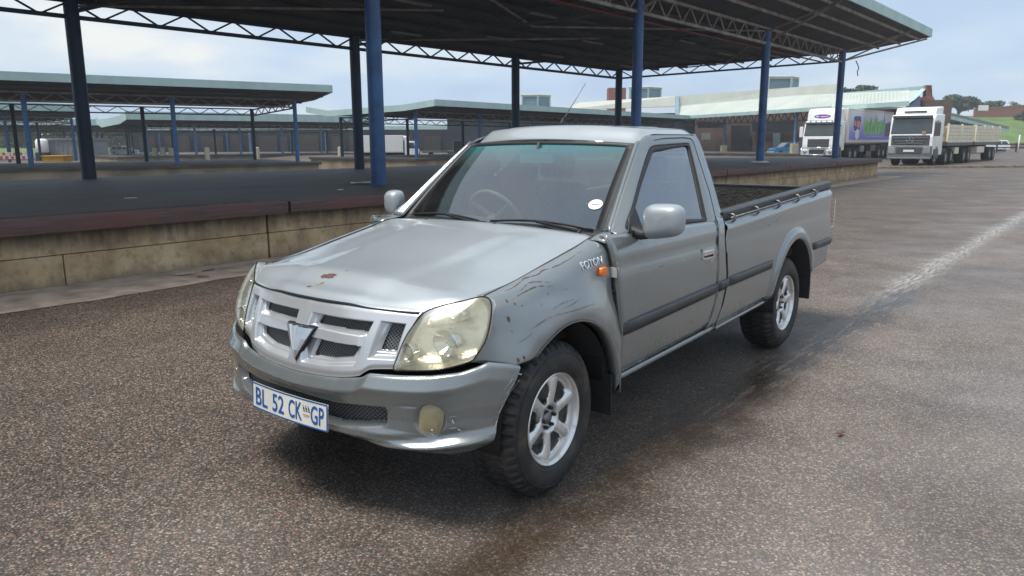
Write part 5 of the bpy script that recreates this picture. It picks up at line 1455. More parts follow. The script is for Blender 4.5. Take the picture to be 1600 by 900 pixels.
sheet('upper_cladding', [l[1],lm,uu[2],uu[1]], M['clad'], hall, Vector((.3,.8,0)), ribs=14)
# roof behind to the left of the corner
l2 = [at(880,172,115), at(1060,166,101), at(1060,150,101.5), at(1040,149,103), at(905,160,116)]
sheet('upper_cladding', [l2[0],l2[1],l2[2],l2[4]], M['clad'], hall, Vector((.3,.8,0)), ribs=30)
sheet('valley_gutter', [at(1056,150,101), at(1061,150,101), at(1061,182,95.2), at(1056,182,95.2)], M['ventglass'], hall, Vector((.0,.4,0)))
sheet('eave_fascia', [e[0]+Vector((0,-.1,.1)),e[1]+Vector((0,-.1,.1)),e[1]+Vector((0,-.1,-.25)),e[0]+Vector((0,-.1,-.25))], M['fascia'], hall, Vector((.05,.12,0)))
sheet('eave_fascia', [e[1]+Vector((0,-.1,.1)),e[2]+Vector((0,-.1,.1)),e[2]+Vector((0,-.1,-.25)),e[1]+Vector((0,-.1,-.25))], M['fascia'], hall, Vector((.05,.12,0)))
# interior, its shade painted as dark colour: back wall, columns on concrete stubs, truss line, openings
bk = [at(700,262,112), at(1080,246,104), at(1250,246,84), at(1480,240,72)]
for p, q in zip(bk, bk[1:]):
    sheet('hall_wall', [Vector((p.x,p.y,-.8)),Vector((q.x,q.y,-.8)),Vector((q.x,q.y,5.2)),Vector((p.x,p.y,5.2))], M['shade'] if p.x < 5 else M['darkbrick'], hall, Vector((.2,.5,0)))  # first segment stands in open sun; its dark colour stands for roof shade
def panel(u0, v0, u1, v1, Y0, Y1, m_, name, off=.12):
    V = [at(u0,v0,Y0),at(u1,v0,Y1),at(u1,v1,Y1),at(u0,v1,Y0)]
    return sheet(name, V, m_, hall, Vector((.02,off,0)))
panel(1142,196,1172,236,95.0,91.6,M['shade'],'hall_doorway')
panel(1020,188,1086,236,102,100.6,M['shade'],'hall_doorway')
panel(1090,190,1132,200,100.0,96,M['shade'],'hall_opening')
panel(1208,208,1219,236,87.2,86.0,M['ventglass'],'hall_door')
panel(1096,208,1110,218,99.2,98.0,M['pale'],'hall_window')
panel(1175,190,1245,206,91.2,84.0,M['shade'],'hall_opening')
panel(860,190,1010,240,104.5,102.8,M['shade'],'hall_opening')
truss('truss', at(1064,196,97), at(1300,186,70.5), .9, 24, .12, .07, M['soffit'], hall)
for (u, vt, vb_, Y) in ((1133,184,240,88),(1245,172,240,74)):
    p = at(u,vt,Y); q = at(u,vb_,Y); column(p.x,p.y,q.z+.9,p.z,.13,M['blue_pale'],hall,10)
    b = MB(); b.box((p.x-.33,p.y-.33,q.z-.2),(p.x+.33,p.y+.33,q.z+.95)); b.build('column_stub', mat('cream_stub',(.50,.45,.33),.8) if u == 1133 else bpy.data.materials['cream_stub'], hall, bevel=.03)
dk = thing('hall_dock', 'low dark dock strip in front of the market hall', 'loading dock', kind='structure')
q = [at(700,248,88), at(1120,247,78), at(1262,243,70), at(1262,243,83), at(1090,243,100), at(700,243,108)]
poly_slab('dock_top', q, .30, .16, M['dockasphalt'], dk); poly_slab('dock_wall', [v+Vector((0,.15,0)) for v in q], .155, -.9, M['concrete2'], dk)
# roof monitors
def monitor(u0, u1, v0, v1, Y, split, lab, grp='glazed ventilators on the hall roof'):
    r = thing('roof_ventilator', lab, 'ventilator', group=grp)
    a = at(u0,v1,Y); c = at(u1,v1,Y+1.5); top = at(u0,v0,Y).z; m_ = a.lerp(c, split); m_.y -= (c.x-a.x)*.22; z0 = min(a.z,c.z)-1.0; dpt = (c.x-a.x)*.75
    bk_ = Vector((a.x*.5+c.x*.5+.3, Y+dpt+1, 0)); loop = [a, m_, c, bk_]
    V = [(p.x,p.y,z0) for p in loop]+[(p.x,p.y,top-.35) for p in loop]
    mobj('ventilator_wall', V, [(0,1,5,4),(1,2,6,5),(2,3,7,6),(3,0,4,7)], M['ventglass'], r)
    cx = sum(p.x for p in loop)/4; cy = sum(p.y for p in loop)/4
    V = []
    for zz, k in ((top-.38,1.08),(top-.1,1.10),(top,1.0)): V += [(cx+(p.x-cx)*k, cy+(p.y-cy)*k, zz) for p in loop]
    Fc = [(i,(i+1)%4,4+(i+1)%4,4+i) for i in range(4)]+[(4+i,4+(i+1)%4,8+(i+1)%4,8+i) for i in range(4)]+[(8,9,10,11),(3,2,1,0)]
    mobj('ventilator_cap', V, Fc, M['clad'], r)
    for p in loop[:3]: b = MB(); b.box((p.x-.12,p.y-.14,z0),(p.x+.12,p.y+.1,top-.3)); b.build('ventilator_frame', M['fascia'], r)
monitor(816,859,147,161,118,.55,'glazed ventilator alone above the middle canopy roof')
monitor(984,1032,135,151,112,.55,'glazed ventilator beside the brick stack on the hall roof')
monitor(1200,1246,118,136,92,.68,'largest glazed ventilator left of the blue column on the hall roof')
monitor(541,566,172,184,140,.6,'small distant ventilator just right of the second canopy corner')
b = MB(); p = at(951,153,128); q = at(978,153,128); zt_ = at(964,137,128).z; b.box((p.x,p.y,p.z-3),(q.x,p.y+2.6,zt_)); st_ = b.build('brick_stack', M['brick']); tag(st_, 'square red brick stack rising behind the hall roof', 'brick stack', kind=None)
# gabled section at the right end
gb_ = thing('gabled_hall_end', 'steep pale roof with red brick chimney gable right of the hall', 'building', kind='structure')
r0 = [at(1300,166,70), at(1412,168,64), at(1446,137,72), at(1300,152,80)]
sheet('gable_roof', [at(1300,168,66), at(1411,167,66), at(1440,140,76), at(1300,150,76)], M['roofpale'], gb_, ribs=26)
sheet('ridge_cap', [at(1300,151,75.9), at(1446,139,75.9), at(1449,134,75.9), at(1300,146,75.9)], M['fascia'], gb_, Vector((.1,.5,0)))
sheet('verge_board', [at(1411,169,65.8), at(1415,167,65.8), at(1447,139,75.8), at(1441,138,75.8)], M['fascia'], gb_, Vector((.05,.3,0)))
sheet('gable_shade', [at(1415,170,66.5), at(1438,170,70), at(1438,150,74), at(1436,152,73)], M['blue_dark'], gb_, Vector((.1,.5,0)))  # dark sheet standing for a triangle of shade
sheet('brick_gable', [at(1434,176,75), at(1474,176,78), at(1467,164,78), at(1457,151,77), at(1456,133,76), at(1447,133,75.5), at(1447,150,75.5), at(1434,156,74.5)], M['brick'], gb_, Vector((.3,1.2,0)))
sheet('gable_coping', [at(1455,151,77.3), at(1457,149.5,77.3), at(1468,166,78.3), at(1466,168,78.3)], M['clad'], gb_, Vector((.2,.8,0)))
# low canopy running off to the right
rc = thing('right_canopy', 'thin pale green canopy roof slanting down behind the stake trailer', 'canopy', kind='structure')
p0, p1, p2 = at(1440,165,82), at(1530,187,86), at(1577,198,88)
sheet('roof_sheet', [p0, p1, p1+Vector((2.0,6,.5)), p0+Vector((2,7,.7))], M['roofpale'], rc, Vector((0,0,-.30)), ribs=20)
sheet('roof_sheet', [p1, p2, p2+Vector((1.5,5,.4)), p1+Vector((2,6,.5))], M['roofpale'], rc, Vector((0,0,-.30)), ribs=10)
sheet('roof_fascia', [p0, p1, p1+Vector((0,0,-.60)), p0+Vector((0,0,-.75))], M['fascia'], rc, Vector((.1,.2,0)))
sheet('roof_fascia', [p1, p2, p2+Vector((0,0,-.60)), p1+Vector((0,0,-.55))], M['fascia'], rc, Vector((.1,.2,0)))
truss('truss', at(1464,186,83), at(1536,199,87), .45, 16, .12, .07, M['soffit'], rc)
for (u, v0, v1, Y) in ((1537,197,237,89),(1496,190,236,87)):
    p = at(u,v0,Y); column(p.x,p.y,0,p.z,.14,M['blue_dark'],rc,10)
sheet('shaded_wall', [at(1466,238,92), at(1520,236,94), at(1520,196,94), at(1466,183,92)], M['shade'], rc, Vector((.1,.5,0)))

# ------------------------------------------------------------- greenery
def leafmat(name, a, b_):
    m, t, b = newmat(name); g = G(m); pos = g.n('ShaderNodeNewGeometry').outputs['Position']
    inf = g.n('ShaderNodeNewGeometry').outputs['Random Per Island']
    c = g.mix(g.ramp(inf, [(0,0),(1,1)]), a, b_); c = g.mix(g.ramp(g.noise(pos,.35,3),[(.35,0),(.65,.5)]), c, tuple(x*.6 for x in a)); g.l(c, b.inputs['Base Color'])
    b.inputs['Roughness'].default_value = .7; return m
M['leaf_dark'] = leafmat('dark_foliage', (.045,.072,.048), (.10,.135,.085))  # colour lightened to stand for distance haze
M['leaf_mid'] = leafmat('green_foliage', (.05,.09,.025), (.12,.18,.05))
M['bark'] = mat('bark', (.10,.08,.06), .9)
M['grass'] = mat('grass_bank', (.105,.175,.040), .9, col2=(.065,.11,.028), scale=.35, coord='World', detail=9, bump=.6, bscale=3)
M['redsoil'] = mat('red_soil', (.34,.20,.11), .95, var=.3, scale=.5, coord='World')
def tree(label, u, v_top, v_bot, wpx, Y, m_='leaf_dark', seed=1, n=1500, leaf=.30, group='distant trees', flat=.5, zg=None, clumps=9):
    r = random.Random(seed); p = at(u, v_top, Y); zb_ = at(u, v_bot, Y).z if zg is None else zg; Wd = wpx/F_PX*Y; H = p.z-zb_
    root = thing('tree', label, 'tree', (p.x, Y, zb_), 0, group)
    b = MB(); b.tube([(0,0,-.5),(r.uniform(-.1,.1)*H,0,H*.35),(r.uniform(-.1,.1)*H,.0,H*.65)], [H*.035+.08,H*.028+.06,.05], 8)
    cl = []
    for k in range(clumps):
        a = r.uniform(0,2*math.pi); rr = r.uniform(.15,.42)*Wd; zc = H*r.uniform(.45,.88); c = Vector((rr*math.cos(a), rr*math.sin(a)*.8, zc)); cl.append((c, Wd*r.uniform(.14,.24)))
        b.tube([(0,0,H*r.uniform(.25,.45)), c*.6+Vector((0,0,zc*.25)), c], [.10,.06,.03], 6)
    b.build('trunk', M['bark'], root, smooth=True)
    V = []; Fc = []
    for i in range(n):
        c, rad = r.choice(cl); d = Vector((r.gauss(0,1), r.gauss(0,1), r.gauss(0,.75))).normalized()*rad*(r.random()**.45); q = c+Vector((d.x, d.y, d.z*flat*1.3))
        if q.z > H: q.z = H - r.random()*.3
        ax_ = Vector((r.gauss(0,1),r.gauss(0,1),r.gauss(0,1))).normalized(); ay_ = ax_.orthogonal().normalized(); az_ = ax_.cross(ay_); L = leaf*r.uniform(.6,1.3); k = len(V)
        V += [q-ay_*L*.5, q+az_*L*.32, q+ay_*L*.5, q-az_*L*.32]; Fc.append((k,k+1,k+2,k+3))
    mobj('crown', V, Fc, M[m_], root)
bank = []
V = []; nu_ = 40; vv = [(-2,-.3),(0,-.1),(2,.3),(12,3.0),(25,5.6),(32,6.3),(60,6.8),(300,9)]
Bp0 = Vector((30.0, 128.0)); 
for j, (dp, z) in enumerate(vv):
    for i in range(nu_):
        x = 20+ i*9.0; V.append((x+dp*.2, 128+dp+ .03*(x-60) , z*(.55+.45*sstep(40,78,x)) + (.35*noise.noise((x*.15, dp*.12, 0)) if 1 < j < 7 else 0) - (.1 if j < 1 else 0)))
V_, F_ = V, [(j*nu_+i, j*nu_+i+1, (j+1)*nu_+i+1, (j+1)*nu_+i) for j in range(len(vv)-1) for i in range(nu_-1)]
tag(mobj('grass_bank', V_, F_, M['grass'], smooth=True), kind='structure')
# low red soil lip at the foot of the bank
sheetS = thing('retaining_kerb', 'low orange-brown earth ledge at the foot of the grass bank', 'kerb', kind='structure')
b = MB(); b.bar((55,125.2,.45),(200,129.6,.45),.8,1.1); b.build('ledge', M['redsoil'], sheetS)
# brick wall on the bank
bw = thing('brick_boundary_wall', 'long red brick boundary wall on top of the grass bank', 'wall', kind='structure')
p0, p1, p2 = at(1521,189,156), at(1600,183,158), at(1760,176,164)
for p, q, h0, h1 in ((p0,p1,2.3,2.3),(p1,p2,2.3,2.6)):
    sheet('wall_section', [p, q, q+Vector((0,0,h1)), p+Vector((0,0,h0))], M['brick'], bw, Vector((0,.35,0)))
    sheet('wall_coping', [p+Vector((0,-.08,h0)), q+Vector((0,-.08,h1)), q+Vector((0,-.08,h1+.16)), p+Vector((0,-.08,h0+.16))], M['redsoil'], bw, Vector((0,.5,0)))
tree('big dark spreading tree left of the white sign above the right canopy', 1502, 147, 190, 46, 170, seed=3, n=4200, leaf=.62, clumps=16)
tree('lower dark tree behind the white sign on the bank', 1548, 158, 184, 36, 172, seed=5, n=2000, leaf=.5, clumps=10)
tree('thin sparse tree above the brick wall at the right edge', 1590, 158, 184, 30, 178, seed=8, n=420, leaf=.45, clumps=9)
tree('dark bush at the right end of the brick wall', 1600, 172, 192, 26, 152, seed=9, n=1500, leaf=.4, clumps=8)
tree('flat topped tree barely showing over the hall ridge', 1340, 133, 160, 52, 120, seed=12, n=2200, leaf=.4, clumps=12)
for k, (u, vt, wpx, Y, lab) in enumerate(((18,186,70,170,'leafy green tree at the far left edge under the third canopy'),(178,184,46,175,'rounded green tree right of the dark left column'),(130,190,50,180,'green tree hidden partly by the dark left column'),(282,183,34,190,'small green tree crown above the folded canopy gable'),(88,192,60,176,'low green tree behind the grey box building'),(235,192,54,185,'spreading green tree behind the far dock at left'))):
    tree(lab, u, vt, 236, wpx, Y, 'leaf_mid', seed=20+k, n=2300, leaf=.7, clumps=12)
b = MB(); V = [at(-60,249,125),at(235,247,128),at(235,238,150),at(-60,238,150)]; 
tag(mobj('grass_verge', [(p.x,p.y,z) for p, z in zip(V,(-.7,-.7,.6,.6))], [(0,1,2,3)], M['grass']), kind='structure')
# sign, pole, rails at the right
sg = thing('white_sign', 'plain white sign board on a post above the grass bank', 'sign', at(1536,172,154), 0)
b = MB(); b.box((-1.0,-.05,-.1),(1.0,.05,.95)); b.build('board', M['white'], sg); b = MB(); b.box((-1.05,-.04,-3.2),(-.93,.04,.9)); b.build('post', M['metal'], sg)
p = at(1590,240,84); pl_ = thing('white_pole', 'slim white pole by the guard rail at the right edge', 'pole', (p.x,p.y,-.1)); b = MB(); b.tube([(0,0,0),(0,0,2.2)],.07,8); b.build('pole', M['white'], pl_, smooth=True); b = MB(); b.lathe([(.001,2.26),(.085,2.24),(.085,2.16)],8); b.build('pole_cap', M['metal'], pl_)
gr = thing('guard_rail', 'dark guard rail along the road edge at far right', 'guard rail', kind=None)
ga, gb2 = at(1468,236,96), at(1680,240,92)
for z in (.55,.95):
    b = MB(); b.bar((ga.x,ga.y,z),(gb2.x,gb2.y,z),.08,.14); b.build('rail', M['shade'], gr)
for k in range(8):
    x = ga.x+(gb2.x-ga.x)*k/7; y = ga.y+(gb2.y-ga.y)*k/7; b = MB(); b.box((x-.07,y-.07,-.1),(x+.07,y+.07,1.1)); b.build('rail_post', M['shade'], gr)
# median kerb with weeds
kb = thing('median_kerb', 'low weedy concrete kerb crossing in front of the white trucks', 'kerb', kind='structure')
ka, kc = at(1330,262,41.5), at(1760,262,43.5)
for k in range(18):
    a = ka.lerp(kc, k/18); c = ka.lerp(kc, (k+.96)/18); b = MB(); b.bar((a.x,a.y,.06),(c.x,c.y,.06),.30,.13); b.build('kerb_stone', M['apron'], kb)
r = random.Random(4); V = []; Fc = []
for k in range(900):
    t = r.random()**.8; a = ka.lerp(kc, t); x, y = a.x+r.uniform(-.1,.1), a.y-.17+r.gauss(0,.10); h = r.uniform(.05,.17)*(1 if noise.noise((x*.8,0,0)) > -.1 else .3); an = r.uniform(0,3.14); w_ = .02; n = len(V)
    V += [(x-w_*math.cos(an),y-w_*math.sin(an),0),(x+w_*math.cos(an),y+w_*math.sin(an),0),(x+r.uniform(-.05,.05),y+r.uniform(-.05,.05),h)]; Fc.append((n,n+1,n+2))
tag(mobj('kerb_weeds', V, Fc, leafmat('dry_weeds',(.13,.13,.05),(.22,.20,.10))), kind='stuff')
# ---- dark sheds and greenery closing the view at the left
fs = thing('far_market_shed', 'long dark shed with brown panels closing the view behind the left docks', 'building', kind='structure')
def fpanel(u0, u1, v0, v1, Y, m_, name, dp=.4):
    a, c = at(u0, 250, Y), at(u1, 250, Y); z1 = at(u0, v0, Y).z; z0 = at(u0, v1, Y).z
    b = MB(); b.box((a.x, Y-dp, z0), (c.x, Y, z1)); return b.build(name, m_, fs)
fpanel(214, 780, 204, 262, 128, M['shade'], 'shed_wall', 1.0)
for k, (u0, u1, v0) in enumerate(((222,246,214),(262,300,212),(318,352,213),(362,380,211),(408,436,212),(440,452,214),(462,500,211),(520,540,213),(548,572,212),(664,690,213),(742,770,212))):
    fpanel(u0, u1, v0, 262, 126.8-k*.01, M['darkbrick'] if k % 3 else M['greybox2'], 'wall_panel') if False else fpanel(u0, u1, v0, 262, 126.6, M['farbrick'], 'wall_panel')
for k, u in enumerate((252,308,357,392,456,510,590,700)):
    fpanel(u, u+3, 206, 262, 126.2, M['blue_pale'] if k % 2 else M['blue'], 'shed_column', .4)
def hedge(name, lab, u0, u1, v1, Y, seed, n, m_, cat='hedge'):
    r = random.Random(seed); V = []; Fc = []; a, c = at(u0,250,Y).x, at(u1,250,Y).x
    for i in range(n):
        x = r.uniform(a, c); top = at(u0,v1,Y).z*(.75+.45*noise.noise((x*.11, seed, 0))+.25*noise.noise((x*.4, seed, 3))); z = -1+(top+1)*r.random()**.6; y = Y+r.uniform(-3,3)*(1-.4*max(0,z/max(top,.1)))
        ax_ = Vector((r.gauss(0,1),r.gauss(0,1),r.gauss(0,1))).normalized(); ay_ = ax_.orthogonal().normalized(); az_ = ax_.cross(ay_); L = r.uniform(.5,1.1); k = len(V); q = Vector((x,y,z))
        V += [q-ay_*L*.5, q+az_*L*.35, q+ay_*L*.5, q-az_*L*.35]; Fc.append((k,k+1,k+2,k+3))
    o = mobj(name, V, Fc, M[m_]); tag(o, kind='stuff'); o['label'] = lab; return o
hedge('distant_wood', 'green wood beyond the left docks', -400, 240, 204, 176, 3, 15000, 'leaf_mid')
hedge('distant_shrubs', 'dark shrubs along the horizon behind the market', 200, 1700, 212, 215, 5, 16000, 'leaf_dark')

fpanel(206, 790, 198.5, 203.5, 125.5, M['fascia'], 'shed_fascia', .5)
# ---- thin moist air
hm = bpy.data.materials.new('moist_air'); hm.use_nodes = True
for n_ in list(hm.node_tree.nodes):
    if n_.type != 'OUTPUT_MATERIAL': hm.node_tree.nodes.remove(n_)
pv = hm.node_tree.nodes.new('ShaderNodeVolumePrincipled'); pv.inputs['Density'].default_value = .0008; pv.inputs['Color'].default_value = (.86,.93,1,1)
hm.node_tree.links.new(pv.outputs[0], [n_ for n_ in hm.node_tree.nodes if n_.type == 'OUTPUT_MATERIAL'][0].inputs['Volume'])
b = MB(); b.box((-1000,-140,-2.5),(1000,3100,22)); tag(b.build('haze', hm), kind='stuff')
# ================================================================== other vehicles
HEAD = math.atan2(-D2.y, -D2.x)
M['tw'] = mat('white_truck_paint', (.84,.85,.85), .3, col2=(.74,.76,.77), scale=1.5, coat=.4)
M['tg'] = mat('dark_truck_plastic', (.07,.075,.08), .5)
M['tglass'] = mat('truck_glass', (.035,.055,.06), .08, coat=1, var=.3, scale=2)
M['hub'] = mat('steel_hub', (.42,.40,.36), .5, .4, var=.4, scale=12)
M['ttyre'] = mat('truck_tyre', (.02,.02,.021), .8)
M['cream'] = mat('cream_boards', (.80,.74,.56), .7, col2=(.66,.60,.44), scale=2.5)
def extrude(prof, y0, y1, name, m_, parent, bevel=.03, inset=0):
    n = len(prof); V = [(x, y0, z) for x, z in prof]+[(x, y1, z) for x, z in prof]
    me = mobj(name, V, [tuple(range(n)), tuple(range(2*n-1,n-1,-1))]+[(i,n+i,n+(i+1)%n,(i+1)%n) for i in range(n)], m_, parent, bevel=bevel)
    bm = bmesh.new(); bm.from_mesh(me.data); bmesh.ops.recalc_face_normals(bm, faces=bm.faces); bm.to_mesh(me.data); bm.free(); return me
def bigwheel(x, y, r, wd, parent):
    s = 1 if y > 0 else -1
    b = MB(); b.lathe([(r*.55,0),(r*.62,.03),(r*.93,.02),(r,-.04),(r,-wd+.04),(r*.9,-wd),(r*.5,-wd)], 26, T=lambda v: (x+v[0], y+s*v[2], r+v[1])); w_ = b.build('wheel', M['ttyre'], parent, smooth=True, auto=40)
    b = MB(); b.lathe([(r*.58,0.005),(r*.50,-.03),(r*.30,-.09),(r*.26,.02),(.001,.03)], 20, T=lambda v: (x+v[0], y+s*v[2], r+v[1])); b.build('wheel_hub', M['hub'], w_, smooth=True, auto=40)
def box_(name, a, c, m_, parent, bevel=.02): b = MB(); b.box(a, c); return b.build(name, m_, parent, bevel=bevel)
def cab(root, style):
    hw = 1.22
    if style == 0:      # tall deflector, chrome-edged bull bar
        body = [(0,.75),(.04,1.2),(.0,1.75),(-.02,1.85),(-.22,2.78),(-.40,2.95),(-2.1,2.98),(-2.1,.75)]
        glassp = (1.88,2.70,-.015,-.185)
    else:
        body = [(0,.62),(.06,.9),(.04,1.7),(.0,1.88),(-.15,2.80),(-.34,3.02),(-2.25,3.05),(-2.25,.62)]
        glassp = (1.92,2.78,-.0,-.14)
    c = extrude(body, -hw, hw, 'cab', M['tw'], root, .06)
    z0, z1, x0, x1 = glassp; o = .025
    b = MB(); b.add([(x0+o,-1.10,z0),(x0+o,1.10,z0),(x1+o,1.04,z1),(x1+o,-1.04,z1)], [(0,1,2,3)]); b.add([(x0+.01,-1.13,z0-.04),(x0+.01,1.13,z0-.04),(x1+.01,1.08,z1+.05),(x1+.01,-1.08,z1+.05)], [(0,1,2,3)]); w_ = b.build('windscreen', M['tglass'], root)
    b = MB(); b.bar((x1+.10,-1.08,z1+.10),(x1+.10,1.08,z1+.10),.20,.14); b.build('sun_visor', M['tg'] if style else M['tglass'], root)
    for s in (1,-1):
        b = MB(); b.add([(-.42,s*(hw+.004),1.92),(-1.18,s*(hw+.004),1.92),(-1.18,s*(hw+.004),2.68),(-.58,s*(hw+.004),2.68)], [(0,1,2,3)]); b.build('side_window', M['tglass'], root)
        box_('step', (-1.35, s*hw-.03, .55), (-.25, s*hw+.02, .98), M['tg'], root)
        b = MB(); b.box((-.25, s*1.30-.06, 1.75),(-.05, s*1.30+.16*s+.06, 2.55)) if s > 0 else b.box((-.25,-1.52,1.75),(-.05,-1.26,2.55)); mr_ = b.build('mirror', M['tg'] if style else M['white'], root, bevel=.03)
        b = MB(); b.bar((-.15,s*1.2,2.6),(-.15,s*1.42,2.58),.04); b.build('mirror_arm', M['tg'], mr_)
    # grille and bumper
    if style == 0:
        box_('bumper', (-.05,-1.20,.42),(.12,1.20,.80), M['tw'], root, .05)
        extrude([(0,1.02),(.075,1.02),(.055,1.62),(0,1.62)], -.80, .80, 'grille', M['tg'], root, .01)
        b = MB()
        for k in range(5): b.box((.07,-.72,1.08+k*.11),(.10,.72,1.12+k*.11))
        b.build('grille_bars', M['metal'], root)
        extrude([(0,.50),(.14,.50),(.14,.85),(0,.85)], -.62, .62, 'lower_grille', M['tg'], root, .02)
        b = MB(); b.tube([(.20,-1.15,.95),(.24,-.70,.95),(.24,-.52,.42),(.24,.52,.42),(.24,.70,.95),(.20,1.15,.95)],.045,8); b.tube([(.20,-1.15,.95),(.22,-1.2,.45),(.24,-.52,.42)],.045,8); b.tube([(.20,1.15,.95),(.22,1.2,.45),(.24,.52,.42)],.045,8); b.tube([(.24,-.9,.95),(.26,0,.97),(.24,.9,.95)],.045,8); b.build('bull_bar', M['chrome'], root, smooth=True)
        for s in (1,-1):
            b = MB(); b.lathe([(.001,.06),(.10,.05),(.13,0)],18,T=lambda v: (.13+v[2], s*.95+v[0], .66+v[1]*1.2)); b.build('headlamp', M['bulb'], root, smooth=True)
        # roof deflector
        extrude([(-.38,2.90),(-.52,3.62),(-.75,3.86),(-2.05,3.98),(-2.05,2.90)], -1.14, 1.14, 'roof_deflector', M['tw'], root, .12)
        b = MB(); n = 24; V = []
        for i in range(n): t = 2*math.pi*i/n; y, z = .62*math.cos(t), .15*math.sin(t); V.append((-.49-(z)*.19+.035, y, 3.30+z))
        b.add(V, [tuple(range(n))]); em = b.build('deflector_badge', mat('purple_print',(.13,.03,.30),.5), root)
        b = MB(); V = []
        for i in range(n): t = 2*math.pi*i/n; y, z = .68*math.cos(t), .19*math.sin(t); V.append((-.49-(z)*.19+.028, y, 3.30+z))
        b.add(V, [tuple(range(n))]); b.build('badge_rim', mat('lilac_print',(.52,.45,.70),.5), em)
        b = MB(); zq = lambda y, z: (-.49-(z-3.30)*.19+.045, y, z)
        b.add([zq(y,z) for y,z in ((-.50,3.28),(-.40,3.24),(-.24,3.26),(-.22,3.33),(-.36,3.36),(-.46,3.34))],[tuple(range(6))]); b.add([zq(y,z) for y,z in ((-.16,3.25),(.10,3.23),(.40,3.27),(.50,3.34),(.22,3.33),(-.10,3.34))],[tuple(range(6))], 1)
        b.build('badge_print', [mat('pale_lilac_print',(.60,.55,.80),.5), mat('pale_pink_print',(.75,.45,.75),.5)], em)
        b = MB()
        for y in (-.8,-.4,0,.4,.8): b.lathe([(.001,.04),(.045,.035),(.05,0)],10,T=lambda v: (-.34+v[2],y+v[0],2.93+v[1]))
        b.build('marker_lamps', M['metal'], root)
    else:
        extrude([(0,1.22),(.10,1.22),(.08,1.80),(0,1.80)], -1.05, 1.05, 'grille', M['tg'], root, .01)
        b = MB()
        for z, hw_ in ((1.62,.95),(1.44,.85),(1.30,.72)): b.box((.095,-hw_,z),(.125,hw_,z+.07))
        b.build('grille_bars', M['metal'], root)
        b = MB(); b.lathe([(.17,0),(.185,.025),(.20,.025),(.205,0)],28,T=lambda v: (.125+v[2], v[0], 1.52+v[1]))
        for a_ in (90,210,330): b.bar((.14,0,1.52),(.14,.18*math.cos(math.radians(a_)),1.52+.18*math.sin(math.radians(a_))),.03,.02)
        b.build('round_star_badge', M['chrome'], root)
        extrude([(-.1,.45),(.16,.45),(.18,1.18),(-.1,1.18)], -1.22, 1.22, 'bumper', mat('grey_bumper',(.16,.175,.185),.5), root, .05)
        box_('lower_grille', (.16,-.70,.72),(.19,.70,1.10), M['tg'], root); b = MB(); b.box((.19,-.30,.83),(.20,.30,.95)); b.build('number_plate', M['white'], root)
        box_('bumper_lip', (.10,-1.2,.40),(.21,1.2,.50), M['metal'], root)
        for s in (1,-1): box_('headlamp', (.15,min(s*.78,s*1.15),.72),(.20,max(s*.78,s*1.15),1.10), M['bulb'], root, .03)
        extrude([(-.45,3.0),(-.72,3.42),(-2.2,3.52),(-2.2,3.0)], -1.12, 1.12, 'roof_deflector', M['tw'], root, .08)
        b = MB(); b.box((-.55,-.62,3.16),(-.46,.62,3.24)); b.build('deflector_slot', M['tg'], root)
        b = MB(); b.add([(.018,.58,1.98),(.018,.84,1.98),(.004,.84,2.06),(.004,.58,2.06)],[(0,1,2,3)]) if False else b.box((.045,.60,1.88),(.052,.82,2.04)); b.build('orange_sticker', mat('orange_sticker',(.55,.25,.08),.5), root)
    for s in (1,-1): extrude([(-.42,.45),(-.50,.95),(-.80,1.18),(-1.15,1.18),(-1.45,.95),(-1.52,.45)], s*hw-(.34 if s>0 else 0), s*hw+(0 if s>0 else .34), 'mudguard', M['tg'], root, .02)
    for s in (1,-1): bigwheel(-.97, s*1.15, .50, .32, root)
# refrigerated truck: printed box body
p = at(1277, 246, 58.5); rt = thing('refrigerated_truck', 'white articulated truck with purple printed refrigerated box parked by the hall', 'truck', (p.x, p.y, 0), HEAD-.03, None)
cab(rt, 0)
def purple():
    m, t, b = newmat('purple_faded_print'); g = G(m); tc = g.n('ShaderNodeTexCoord').outputs['Object']; sp = g.n('ShaderNodeSeparateXYZ'); g.l(tc, sp.inputs[0])
    z = g.math('ADD', sp.outputs[2], g.math('MULTIPLY', g.noise(tc, .6, 2), .5))
    g.l(g.ramp(g.math('MULTIPLY', z, .25), [(.40,(.10,.12,.58)),(.60,(.22,.20,.68)),(.85,(.62,.60,.78)),(1.0,(.76,.74,.80))]), b.inputs['Base Color']); b.inputs['Roughness'].default_value = .4; return m
bx = box_('box_body', (-14.2,-1.25,1.32),(-2.45,1.25,3.95), mat('cream_box',(.68,.66,.60),.45,var=.1,scale=1), rt, .04)
b = MB(); b.box((-14.0,1.255,1.55),(-2.95,1.262,3.75)); b.build('printed_side', purple(), bx)
# print: shield-shaped badge, leafy greens and a caption bar
def side_poly(pts, o, m_, name): b = MB(); b.add([(x,1.262+o,z) for x, z in pts],[tuple(range(len(pts)))]); return b.build(name, m_, bx)
side_poly([(-3.65,3.35),(-4.0,3.45),(-5.3,3.45),(-5.55,3.3),(-5.5,2.5),(-5.3,2.15),(-3.9,2.15),(-3.6,2.5)], .004, M['white'], 'badge_outline')
side_poly([(-3.75,3.30),(-4.05,3.38),(-5.25,3.38),(-5.45,3.25),(-5.40,2.55),(-5.22,2.23),(-3.95,2.23),(-3.70,2.55)], .008, mat('navy_print',(.03,.06,.26),.5), 'badge_field')
salmon = mat('salmon_print',(.80,.26,.20),.5)
side_poly([(-3.86,2.62),(-3.86,2.98),(-4.02,3.06),(-4.30,2.92),(-4.42,2.64)], .012, salmon, 'badge_print'); side_poly([(-4.52,2.62),(-4.50,3.0),(-4.72,3.04),(-5.28,2.94),(-5.36,2.66),(-5.0,2.46),(-4.72,2.50)], .012, salmon, 'badge_print')
